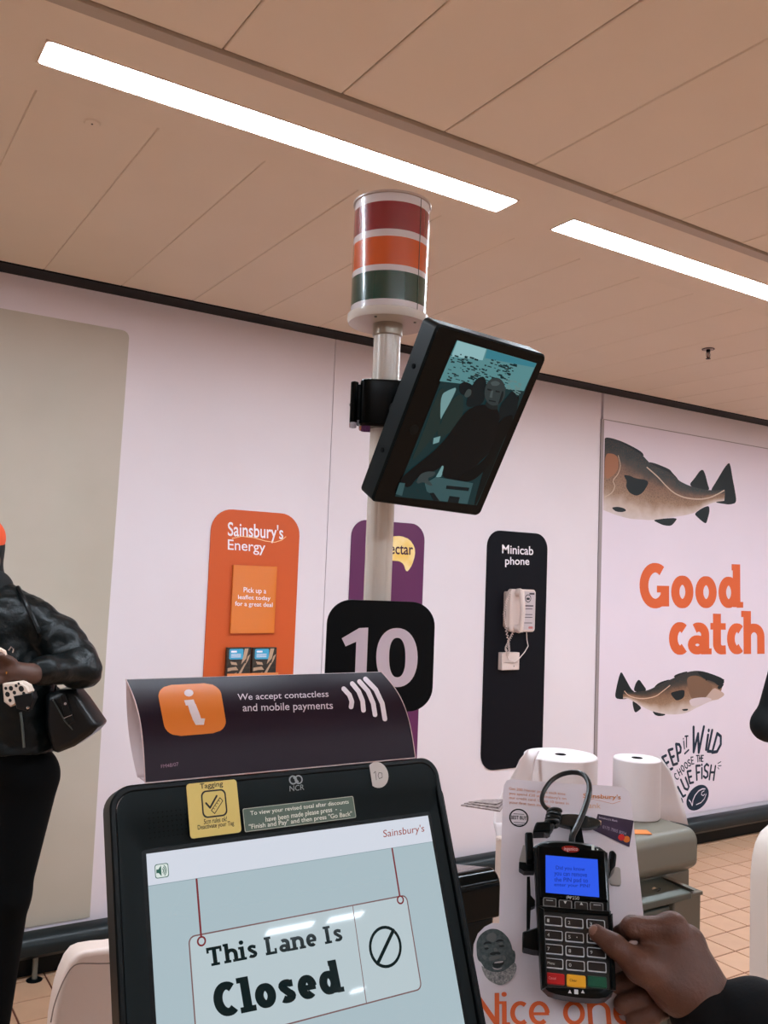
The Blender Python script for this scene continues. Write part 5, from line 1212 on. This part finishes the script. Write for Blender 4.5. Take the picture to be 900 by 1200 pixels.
# paper rolls on the unit
def roll(cx, cy, z0, r, h, label, name='paper_roll'):
    t = thing(name, label, 'paper roll', T(cx, cy, z0), 'paper rolls on the cash unit')
    MB().lathe([(.0165, h*.4), (.0165, h), (r*.55, h+.0005), (r-.003, h), (r, h-.003), (r+.0004, h*.5), (r, .003), (r-.003, 0), (.0165, 0)], n=48).build('paper', M_paper, t)
    MB().lathe([(.0164, h+.0008), (.0155, h+.0008), (.0155, h-.03), (.001, h-.03)], n=20).build('core', mat('roll_core', (20, 14, 12), rough=.9), t)
    return t
r2 = onplane(745.5, 963, Vector((0, 0, uzt)), Vector((0, 0, 1)))      # lowest front of the roll on the top
d2 = (r2-EYE).length
def roll_fit(xl, xr, ybase, ytop):
    b = onplane((xl+xr)/2, ybase, Vector((0, 0, uzt)), Vector((0, 0, 1))); dh = Vector((b.x, b.y)); D = dh.length
    dpt = D*math.cos(math.atan2(b.x, b.y)-math.atan2(.536, .841)); r = (xr-xl)/2/FPX*dpt; r = r*(D+r)/D
    c_ = dh*(D+r)/D; rt_ = ray((xl+xr)/2, ytop); h = 1.6+rt_.z*(D+r)/math.hypot(rt_.x, rt_.y)-uzt
    return c_.x, c_.y, r, h
cx, cy, rd2, h2 = roll_fit(718.5, 772, 963.5, 888); print('roll2', cx, cy, rd2, h2)
roll(cx, cy, uzt, rd2, h2, 'narrow white paper roll standing on the grey cash machine, right one of two')
def sheet_tail(cx, cy, z0, pts, label, parent_name='loose_sheet'):
    """thin sheet hanging off a roll: pts are rows of (left, right) world points"""
    t = MB(); rows_ = len(pts); v = []; f = []
    N = 8
    for a, b in pts:
        for k in range(N+1):
            s = k/N; p = Vector(a).lerp(Vector(b), s); p.y += .008*math.sin(s*math.pi*1.5); v.append(tuple(p))
    for j in range(rows_-1):
        for k in range(N): q = j*(N+1)+k; f.append((q, q+1, q+N+2, q+N+1))
    t.add(v, f); o = t.build('paper_sheet', M_paper, None, I4, fix=False, solid=.0006); return tag(o, label, 'paper sheet')
yb2 = cy+rd2*.6
def wyp(x, y, Y): return onplane(x, y, Vector((0, Y, 0)), Vector((0, 1, 0)))
sheet_tail(0, 0, 0, [(wyp(752, 884, yb2), wyp(771, 886, yb2+.01)), (wyp(752, 900, yb2), wyp(783, 902, yb2+.02)), (wyp(752, 920, yb2), wyp(791, 922, yb2+.03)), (wyp(752, 945, yb2), wyp(799, 945, yb2+.035)), (wyp(760, 957, yb2), wyp(804, 966, yb2+.02))],
           'white paper sheet fanning out behind the right hand paper roll')
cx1_, cy1_, rd1, h1 = roll_fit(613, 697, 966, 884); print('roll1', cx1_, cy1_, rd1, h1)
roll(cx1_, cy1_, uzt, rd1, h1, 'wide white paper roll behind the bank poster, left one of two')
yb1 = cy1_-rd1*.2
sheet_tail(0, 0, 0, [(wyp(618, 879, yb1), wyp(630, 879, yb1)), (wyp(609, 890, yb1-.01), wyp(625, 890, yb1)), (wyp(602, 905, yb1-.02), wyp(622, 905, yb1)), (wyp(590, 925, yb1-.05), wyp(620, 925, yb1)), (wyp(580, 945, yb1-.08), wyp(618, 945, yb1)), (wyp(578, 965, yb1-.1), wyp(616, 965, yb1)), (wyp(583, 985, GY-.03), wyp(610, 985, GY-.03))],
           'white paper sheet hanging from the left hand paper roll')
# newspaper sticking out
nz = onplane(575, 946, Vector((0, GY+.03, 0)), Vector((0, 1, 0))).z
npz = []
for k in range(4):
    a = onplane(541+k*2, 944.5-k*1.3, Vector((0, 1.60+.0*k, 0)), Vector((0, 1, 0)))
M_news = mat('newsprint', (150, 132, 128), rough=.8, var=(120, .9, (60, 48, 50)))
nw = thing('newspaper', 'folded newspapers sticking out left of the bank poster', 'newspaper', T(onplane(565, 945, Vector((0, GY+.06, 0)), Vector((0, 1, 0))).x, GY+.06, uzt))
NX0 = onplane(541, 944, Vector((0, GY+.02, 0)), Vector((0, 1, 0)))
for k, (xa, ya, xb, yb_, xc, yc_, xd, yd) in enumerate(((540, 943, 586, 950, 592, 941, 556, 939), (544, 941, 584, 946, 592, 938, 560, 938), (549, 939.5, 582, 942, 594, 936, 566, 937))):
    Y0 = GY+.02+.02*k
    P_ = [wyp(xa, ya, Y0), wyp(xb, yb_, Y0-.02), wyp(xc, yc_, Y0+.10), wyp(xd, yd, Y0+.12)]
    mb = MB(); mb.add([tuple(p_) for p_ in P_]+[(p_.x, p_.y, p_.z-.003) for p_ in P_], [(0, 1, 2, 3), (7, 6, 5, 4), (0, 4, 5, 1), (1, 5, 6, 2), (2, 6, 7, 3), (3, 7, 4, 0)])
    mb.build('folded_sheet', M_news, nw, I4)
# orange leaflet edge by the roll
q_ = onplane(752, 974, Vector((0, 0, uzt+.002)), Vector((0, 0, 1)))
ol = MB().box(-.04, -.02, 0, .03, .02, .0015).build('orange_leaflet', ink((208, 122, 60)), None, T(q_.x-.012, q_.y, uzt+.0005) @ Matrix.Rotation(-.5, 4, 'Z'))
tag(ol, 'small orange leaflet lying beside the right paper roll', 'leaflet')

# black rounded cabinet right of the kiosk
BY = 1.42
b0 = onplane(540, 1030, Vector((0, BY, 0)), Vector((0, 1, 0))); b1 = onplane(640, 1010, Vector((0, BY, 0)), Vector((0, 1, 0)))
bc = thing('scanner_cabinet', 'glossy black cabinet with rounded top edge between the touchscreen and the poster', 'cabinet', T(1.02, BY+.1, 0))
r_ = .03; hp = [(BY+r_+r_*math.cos(math.radians(180-15*k)), b0.z-r_+r_*math.sin(math.radians(180-15*k))) for k in range(9)]+[(BY+.16, b0.z-.03), (BY+.16, b0.z-.09), (BY, b0.z-.09)]
n = len(hp); X0, X1 = .88, 1.22
mb = MB(); mb.add([(x, y, z) for x in (X0, X1) for y, z in hp], [(i, (i+1) % n, n+(i+1) % n, n+i) for i in range(n)]+[tuple(range(n)), tuple(range(2*n-1, n-1, -1))])
mb.build('rounded_top', M_blackg, bc, I4, bevel=.004)
MB().box(X0+.005, BY+.012, 0, X1-.005, BY+.155, b0.z-.091).build('body', M_black, bc, I4, bevel=.006)

# cream rounded panels of the neighbouring tills
def cream_panel(name, label, pts, Y, depth, groove=None, seam=None):
    F = frame((0, Y, 0), (1, 0, 0), (0, 0, 1)); P_ = [(p.x, p.z) for p in (onplane(x, y, Vector((0, Y, 0)), Vector((0, 1, 0))) for x, y in pts)]
    cxm = sum(p[0] for p in P_)/len(P_); t = thing(name, label, 'till panel', T(cxm, Y+depth/2, 0))
    return t, F, P_
t, F, P_ = cream_panel('till_side_panel', 'cream plastic panel with rounded corner behind the terminal at lower left', [(131, 1112), (114, 1113.5), (99, 1116), (90, 1120), (82, 1130), (75, 1146), (70, 1162), (66, 1182), (63, 1200)], 1.5, .05)
xb_ = P_[-1][0]-.008; P2 = P_+[(xb_, .02), (P_[0][0]+.35, .02), (P_[0][0]+.35, P_[0][1]+.004)]
MB().prism(P2, -.05, 0).build('panel', M_cream, t, F, bevel=.008, seg=3)
gp = [(onplane(x, y, Vector((0, 1.5, 0)), Vector((0, 1, 0)))) for x, y in [(170, 1126), (125, 1129), (104, 1129), (92, 1129.5), (84, 1134), (76, 1146), (69, 1162), (63, 1180), (59.5, 1198)]]
gl = smoothp([(p.x, p.z, 0.0002) for p in gp], 4)
MB().tube(gl, .0011, 6).build('groove', mat('groove_line', (120, 104, 96), rough=.7), t, F)
t, F, P_ = cream_panel('till_side_panel', 'cream plastic panel with rounded corner cut by the right edge of the picture', [(922, 972), (913, 980), (907, 993), (903, 1010), (901, 1035), (900.5, 1100), (900, 1200)], 1.25, .05)
P2 = P_+[(P_[-1][0], .02), (P_[0][0]+.45, .02), (P_[0][0]+.45, P_[0][1]+.01)]
MB().prism(P2, -.05, 0).build('panel', mat('cream_plastic_pale', (214, 200, 190), rough=.4), t, F, bevel=.006, seg=3)
gq = onplane(901, 1133, Vector((0, 1.25, 0)), Vector((0, 1, 0)))
MB().box(gq.x+.002, gq.z-.001, -.001, gq.x+.4, gq.z+.001, .0004).build('groove', mat('groove_line'), t, F, smooth=0)

# ================================================================== PEOPLE
M_skin = mat('dark_skin', (74, 48, 38), rough=.5, spec=.4, sss=.06, bump=(160, .12, .002), var=(35, .4, (92, 60, 48)))
M_leather = mat('leather_jacket', (3, 9, 10), rough=.38, spec=.25, bump=(26, .55, .012))
M_trou = mat('black_trousers', (2, 3, 4), rough=.9, spec=.1)
M_knit = mat('dark_knit', (3, 6, 7), rough=.9, bump=(220, .5, .003))
DWm = 2.75
def W(x, y, dd=0): return at(x, y, DWm+dd)
base = W(-14, 900); pe = Matrix.Translation((base.x, base.y, 0))
# body: one continuous mesh (head, neck, torso, arms, hands, legs)
sh_r, sh_l = W(38, 724), W(-72, 720); el_r = W(94, 782, -.03); wr_r = W(34, 790, -.22); el_l = W(-125, 785, -.03); wr_l = W(-46, 792, -.24)
hip_r, hip_l = W(30, 905), W(-48, 903); kn_r, kn_l = W(11, 1050, -.04), W(-60, 1050, -.02)
def gz(p, z): return Vector((p.x, p.y, z))
an_r, an_l = gz(W(-10, 1200, -.02), .09), gz(W(-75, 1200, 0), .09)
toe = (EYE-base); toe.z = 0; toe.normalize()
prims = [('e', tuple(W(-30, 650)), (.078, .092, .105)), cone(W(-28, 668), W(-22, 705), .055, .055), cone(W(-22, 705), W(-18, 760), .06, .09), cone(W(-18, 760), W(-14, 870), .095, .10), cone(W(-34, 655, -.085), W(-34, 662, -.10), .012, .014, k=.015), cone(W(-40, 672, -.085), W(-28, 672, -.085), .009, .009, k=.008), cone(W(-32, 678, -.05), W(-30, 684, -.045), .03, .03),
         cone(sh_l, sh_r, .05, .05), cone(sh_r, el_r, .045, .035), cone(el_r, wr_r, .036, .026), cone(sh_l, el_l, .045, .035), cone(el_l, wr_l, .036, .026),
         cone(W(-12, 885), hip_r, .09, .08), cone(W(-12, 885), hip_l, .09, .08), cone(hip_r, kn_r, .078, .052), cone(kn_r, an_r, .05, .034), cone(hip_l, kn_l, .078, .052), cone(kn_l, an_l, .05, .034),
         cone(an_r, an_r+toe*.14-Vector((0, 0, .05)), .034, .026), cone(an_l, an_l+toe*.14-Vector((0, 0, .05)), .034, .026)]
# hand on the right side of the picture with fingers curled over the purse
hb = W(12, 786, -.25)
prims += [cone(wr_r, hb, .026, .030, k=.02)]
for k, (dy, L) in enumerate(((-8, 0), (-1, 3), (7, 2), (15, -2))):
    a = W(10, 780+dy, -.26); b = W(-6-L, 783+dy*1.1, -.285); c_ = W(-22-L, 790+dy*1.1, -.275)
    prims += [cone(a, b, .011, .0095, k=.006), cone(b, c_, .0095, .008, k=.004)]
prims += [cone(W(16, 776, -.26), W(2, 768, -.29), .012, .010, k=.008), cone(W(2, 768, -.29), W(-10, 769, -.30), .010, .008, k=.005)]
hb2 = W(-32, 790, -.26); prims += [cone(wr_l, hb2, .026, .03, k=.02)]
for k, dy in enumerate((-10, -2, 6, 14)): prims += [cone(W(-32, 784+dy, -.27), W(-16, 788+dy, -.285), .011, .009, k=.006)]
wom = sdf_obj('person', prims, .0075, .03, M_skin, None, pe)
tag(wom, 'woman in black leather jacket and orange hat holding a spotted purse at the left edge', 'person')
# clothes
zh = W(60, 880).z
jk = [cone(W(2, 722), W(16, 800), .10, .105), cone(W(16, 800), W(20, 892), .105, .115, k=.06), cone(W(-46, 722), W(-48, 800), .10, .105, k=.08), cone(W(-48, 800), W(-48, 892), .105, .115, k=.06), cone(W(-18, 740), W(-14, 892), .12, .135, k=.06), cone(sh_l+Vector((0, 0, -.005)), sh_r+Vector((0, 0, -.005)), .062, .062), cone(sh_r, W(72, 750, -.01), .064, .058), cone(W(72, 750, -.01), el_r, .058, .052), cone(el_r, W(52, 786, -.17), .052, .044),
      cone(sh_l, el_l, .064, .052), cone(el_l, W(-55, 790, -.18), .052, .044), ('e', tuple(el_r+Vector((.004, 0, -.004))), (.053, .053, .056))]
cuts = [cone(W(-22, 680), W(-22, 700), .07, .05), cone(gz(W(-12, 900), W(-12, 897).z-.25), gz(W(-12, 900), W(-12, 897).z-.22), .3, .3)]
jo = sdf_obj('jacket', jk, .0075, .035, M_leather, wom, pe, cuts=[('h', zh)], kc=.004)
tx = bpy.data.textures.new('folds', 'CLOUDS'); tx.noise_scale = .09; tx.noise_depth = 2
md = jo.modifiers.new('folds', 'DISPLACE'); md.texture = tx; md.strength = .026; md.mid_level = .5; md.texture_coords = 'LOCAL'
# hem and zip
MB().tube([tuple(pe.inverted() @ W(x, y, d)) for x, y, d in ((24, 835, -.125), (26, 850, -.126), (27, 862, -.126), (28, 876, -.126))], .004, 6).build('zip', mat('zip_metal', (90, 100, 98), rough=.3, metal=.8), wom, pe)
trp = [cone(W(-12, 880), hip_r, .135, .09), cone(W(-12, 880), hip_l, .135, .09), cone(hip_r+Vector((.012, 0, -.02)), kn_r, .088, .058), cone(kn_r, an_r, .058, .045), cone(hip_l, kn_l, .088, .058), cone(kn_l, an_l, .058, .045)]
sdf_obj('trousers', trp, .0075, .03, M_trou, wom, pe)
for a in (an_r, an_l):
    sdf_obj('shoe', [cone(a-Vector((0, 0, .05)), a+toe*.16-Vector((0, 0, .058)), .040, .032), cone(a-Vector((0, 0, .05)), a-Vector((0, 0, .0)), .04, .045)], .008, .02, M_knit, wom, pe)
sdf_obj('hair', [('e', tuple(W(-30, 640, .01)), (.088, .1, .095)), cone(W(-26, 664, .02), W(-16, 684, .02), .068, .06)], .0075, .03, M_knit, wom, pe, cuts=[('e', tuple(W(-38, 655, -.11)), (.075, .07, .09))])
sdf_obj('scarf', [cone(W(-24, 700, -.02), W(-10, 692, 0), .07, .066)], .0075, .03, M_knit, wom, pe)
sdf_obj('hat', [('e', tuple(W(-34, 630)), (.1, .105, .082))], .0075, .02, mat('orange_knit', (226, 84, 44), rough=.9), wom, pe, cuts=[('e', tuple(W(-40, 690)), (.2, .2, .11))])
for (x, y) in ((-22, 655), (-46, 654)): MB().ball(pe.inverted() @ W(x, y, -.088), .008, 6).build('eye', ink((30, 24, 22), .2), wom, pe)
MB().tube([tuple(pe.inverted() @ W(7.5, 787+3*math.sin(t), -.285+.012*math.cos(t))) for t in [k*math.pi/5 for k in range(6)]], .0022, 6).build('ring', mat('gold', (220, 170, 90), rough=.2, metal=1), wom, pe)
# handbag
M_bag = mat('bag_leather', (5, 8, 9), rough=.32, spec=.3, bump=(60, .2, .003))
bd_ = -.02
FB = frame(W(92, 840, bd_), Vector(RC[:, 0]), (0, 0, 1))
bag = thing('handbag', 'black leather handbag hanging from the shoulder of the woman at left', 'handbag', FB)
def bp(x, y): return fpx(FB, x, y)
mb = MB(); mb.prism([bp(*p) for p in ((58, 812), (75, 806), (90, 806), (100, 818), (121, 848), (112, 858), (92, 872), (72, 880), (66, 878), (58, 850))], -.05, .05, inset=.016)
mb.build('bag_body', M_bag, bag, bevel=.008, seg=3)
fl_ = MB(); fl_.prism([bp(*p) for p in ((78, 812), (84, 810), (90, 830), (94, 842), (88, 846), (83, 838))], .05, .056, inset=.002); fl_.build('closing_strap', M_bag, bag)
MB().tube([(*bp(83, 838), .060), (*bp(93, 834), .060)], .0016, 6).build('buckle', M_chrome, bag)
MB().lathe([(.001, .059), (.004, .059), (.004, .055)], (*bp(84.5, 821.5), 0), 10).build('stud', M_chrome, bag)
def sb(x, y, d): return tuple(FB.inverted() @ W(x, y, d))
MB().tube([sb(66, 815, 0.04), sb(60, 780, .03), sb(45, 740, -.07), sb(34, 715, -.075), sb(26, 698, -.05), sb(21, 689, -.01), sb(22, 698, .05), sb(40, 740, .09), sb(58, 800, .08), sb(75, 815, .05)], .008, 8).build('shoulder_strap', M_bag, bag)
MB().tube([sb(62, 820, -.07), sb(68, 830, -.075), sb(76, 845, -.075), sb(86, 856, -.07)], .0022, 6).build('zip', mat('zip_metal'), bag)
# spotted purse
FU = frame(W(22, 812, -.27), Vector(RC[:, 0]), (0, 0, 1))
pu = thing('spotted_purse', 'small black and white spotted purse held in front of the leather jacket', 'purse', FU)
def up_(x, y): return fpx(FU, x, y)
MB().prism([up_(*p) for p in ((4, 800), (25, 798), (34, 803), (37, 810), (32, 818), (14, 828), (6, 822))], -.02, .012, inset=.005).build('pouch', mat('purse_white', (196, 176, 160), rough=.6), pu)
mb = MB()
for (x, y, r) in ((15, 806, 2.2), (27, 806.5, 2.7), (21, 803, 1.5), (11, 813, 2.4), (19, 811, 1.8), (9, 806, 1.5), (14, 820, 1.6), (30, 812, 1.6), (24, 800.5, 1.2)):
    p_ = up_(x, y); mb.flat(circ(p_[0], p_[1], r*.0027, 12, r*.0032, .5), .0124)
mb.build('spots', ink((14, 14, 14)), pu, smooth=0)
MB().prism([up_(*p) for p in ((18, 815), (40, 811), (42, 818), (35, 833), (22, 830))], -.016, .016, inset=.003).build('flap', M_bag, pu)
MB().lathe([(.001, .019), (.004, .018), (.004, .015)], (*up_(35.5, 828.5), 0), 10).build('stud', M_chrome, pu)
MB().tube([tuple(FU.inverted() @ W(x, y, -.28)) for x, y in ((10, 762), (13, 758), (16, 761), (15, 765))], .0022, 6).build('key_ring', M_chrome, pu)
MB().tube([tuple(FU.inverted() @ W(x, y, -.285)) for x, y in ((-6, 763), (0, 761), (5, 764), (6, 768))], .006, 6).build('wrist_loop', mat('purse_loop', (214, 186, 168), rough=.6), pu)

# second customer beyond the right edge
DP2 = 3.0
def V2(x, y, dd=0): return at(x, y, DP2+dd)
b2 = V2(985, 900); pe2 = Matrix.Translation((b2.x, b2.y, 0))
s_l, e_l, w_l = V2(935, 745), V2(899, 850, -.02), V2(940, 868, -.22)
pr2 = [('e', tuple(V2(985, 655)), (.078, .09, .105)), cone(V2(985, 670), V2(985, 720), .055, .06), cone(V2(985, 725), V2(985, 860), .14, .15), cone(s_l, V2(1035, 745), .05, .05), cone(s_l, e_l, .045, .036), cone(e_l, w_l, .036, .026),
       cone(V2(1035, 745), V2(1060, 850), .045, .036), cone(V2(1060, 850), V2(1040, 940, -.1), .036, .026), ('e', tuple(V2(948, 870, -.26)), (.035, .03, .04)), ('e', tuple(V2(1038, 960, -.1)), (.035, .03, .045))]
for dx_, in ((-32,), (32,)):
    h_ = V2(985+dx_, 930); k_ = gz(h_, .48); a_ = gz(h_, .08); pr2 += [cone(V2(985, 890), h_, .12, .085), cone(h_, k_, .075, .052), cone(k_, a_, .05, .036), cone(a_, a_+toe*0+Vector((-.06, -.1, -.045)), .036, .028)]
man = sdf_obj('person', pr2, .012, .03, M_skin, None, pe2)
tag(man, 'person in black coat whose sleeve elbow just enters at the right edge', 'person')
sdf_obj('coat', [cone(V2(985, 735), V2(985, 870), .16, .18), cone(V2(985, 870), gz(V2(985, 1000), .7), .18, .2), cone(s_l, V2(1035, 745), .06, .06), cone(s_l, e_l, .06, .042), ('e', tuple(e_l), (.042, .042, .042)), cone(e_l, w_l, .046, .04),
                 cone(V2(1035, 745), V2(1060, 850), .06, .05), cone(V2(1060, 850), V2(1042, 930, -.08), .05, .04)], .01, .03, mat('black_coat', (6, 10, 11), rough=.8, spec=.2), man, pe2)
tp = []
for dx_ in (-32, 32):
    h_ = V2(985+dx_, 930); tp += [cone(V2(985, 890), h_, .13, .09), cone(h_, gz(h_, .48), .085, .06), cone(gz(h_, .48), gz(h_, .1), .058, .048)]
sdf_obj('trousers', tp, .012, .03, M_trou, man, pe2)
sdf_obj('hair', [('e', tuple(V2(985, 647, .015)), (.088, .1, .1))], .01, .03, M_knit, man, pe2, cuts=[('e', tuple(V2(980, 665, -.1)), (.08, .06, .09))])

# ================================================================== THE PAYING HAND
ND = Vector(FD.col[2].xyz)
tipc = dp(697, 1092, .012)
def H(x, y, d): return at(x, y, d)
padd = lambda x, y, w: (FD @ Vector((*fpx(FD, x, y, w), w)))
t_tip = padd(699.5, 1093.5, .0125)
dep = lambda p: (Vector(p)-EYE).dot(Vector(RC[:, 2]))
d0 = dep(t_tip); print('thumb depth', d0, 'pad right depth', dep(padd(716, 1080, 0)), dep(padd(740, 1080, -.05)))
th_ip = H(720, 1108, d0-.010); th_mp = H(751, 1133, d0-.018); th_cm = H(793, 1158, d0-.012)
wrist = H(840, 1196, d0-.02); wr2 = H(905, 1240, d0-.03)
imc = H(787, 1090, d0+.006); mmc = H(806, 1107, d0+.012); rmc = H(815, 1128, d0+.022); pmc = H(816, 1147, d0+.034)
hand = [
    cone(t_tip, th_ip, .0088, .0102, k=.006), cone(th_ip, th_mp, .0104, .0135, k=.008), cone(th_mp, th_cm, .0140, .0215, k=.014),
    # palm and back of the hand
    cone(th_cm, wrist, .021, .021, k=.02), cone(imc, wrist, .0150, .020, k=.02), cone(mmc, wrist, .0155, .021, k=.02), cone(rmc, wrist, .0150, .021, k=.02), cone(pmc, wrist, .0145, .020, k=.02),
    cone(H(765, 1118, d0+.004), H(800, 1140, d0+.004), .016, .022, k=.02),
    cone(wrist, wr2, .023, .026, k=.02)]
# index: straight from the knuckle to the middle joint, then bent away behind the edge of the terminal
i_p = H(741, 1086, d0+.004); i_d = H(728, 1095, d0+.024); i_t = H(727, 1108, d0+.040)
hand += [cone(imc, i_p, .0138, .0108, k=.008), cone(i_p, i_d, .0108, .0090, k=.004), cone(i_d, i_t, .0090, .0080, k=.004)]
# middle, ring and little fingers curled beneath
pdp = lambda x, y: dep(FQ @ Vector((*fpx(FQ, x, y, 0), 0)))
for mc, pp_, dd_, tt, r in ((mmc, (782, 1126), (745, 1146), (724, 1153), .0108), (rmc, (788, 1150), (752, 1170), (730, 1177), .0108), (pmc, (796, 1172), (764, 1189), (743, 1195), .0098)):
    a = H(*pp_, d0+.040); b = H(*dd_, pdp(*dd_)-.016); c_ = H(*tt, pdp(*tt)-.014)
    hand += [cone(mc, a, r+.003, r+.001, k=.010), cone(a, b, r+.001, r, k=.004), cone(b, c_, r, r-.001, k=.003)]
# knuckle bumps
for p_, r in ((imc, .0145), (mmc, .015), (rmc, .0145), (pmc, .0135)):
    hand.append(('e', tuple(p_+Vector((0, 0, .003))), (r, r, r), {'k': .008}) if False else cone(p_+Vector((0, 0, .002)), p_+Vector((.001, 0, .003)), r*.98, r*.98, k=.008))
cutsH = [cone(H(713, 1095, d0-.021), H(707, 1108, d0-.021), .0012, .0012), cone(H(717, 1097, d0-.021), H(711, 1112, d0-.021), .0012, .0012),
         cone(H(745, 1072, d0-.007), H(747, 1090, d0-.0075), .0014, .0014), cone(H(741, 1071, d0-.007), H(742, 1088, d0-.0075), .0012, .0012), cone(H(752, 1076, d0-.008), H(754, 1094, d0-.009), .001, .001)]
FH = Matrix.Translation(wrist)
hm = sdf_obj('person', hand, .0016, .012, mat('hand_skin', (78, 49, 38), rough=.5, spec=.3, sss=.04, bump=(240, .5, .0016), var=(30, .6, (100, 64, 50))), None, FH, cuts=cutsH, kc=.003, sm=3)
tag(hm, 'person in dark sleeve, only the hand showing, thumb on the card terminal keys', 'person')
# thumb nail
nx = (th_ip-t_tip).normalized(); vdir = (EYE-t_tip).normalized(); nz_ = (vdir-nx*vdir.dot(nx)); nz_ = (nz_+ND*.3).normalized(); ny_ = nz_.cross(nx).normalized(); nz_ = nx.cross(ny_)
Fn = Matrix.Identity(4)
cN = t_tip-nx*.002+nz_*.0052
for i in range(3): Fn[i][0] = nx[i]; Fn[i][1] = ny_[i]; Fn[i][2] = nz_[i]; Fn[i][3] = cN[i]
mb = MB(); mb.ball((0, 0, 0), 1, 8, (.0066, .0056, .0036)); mb.build('thumb_nail', mat('nail', (116, 80, 66), rough=.3), hm, Fn)
# sleeve
M_slv = mat('sleeve_cloth', (4, 4, 6), rough=.85, spec=.2, bump=(300, .3, .001))
sdf_obj('sleeve', [cone(H(827, 1187, d0-.014), H(848, 1197, d0-.02), .0370, .036), cone(H(848, 1197, d0-.02), H(886, 1196, d0-.03), .0345, .038), cone(H(886, 1196, d0-.03), H(1010, 1290, d0-.08), .040, .065)],
        .003, .006, M_slv, hm, FH)
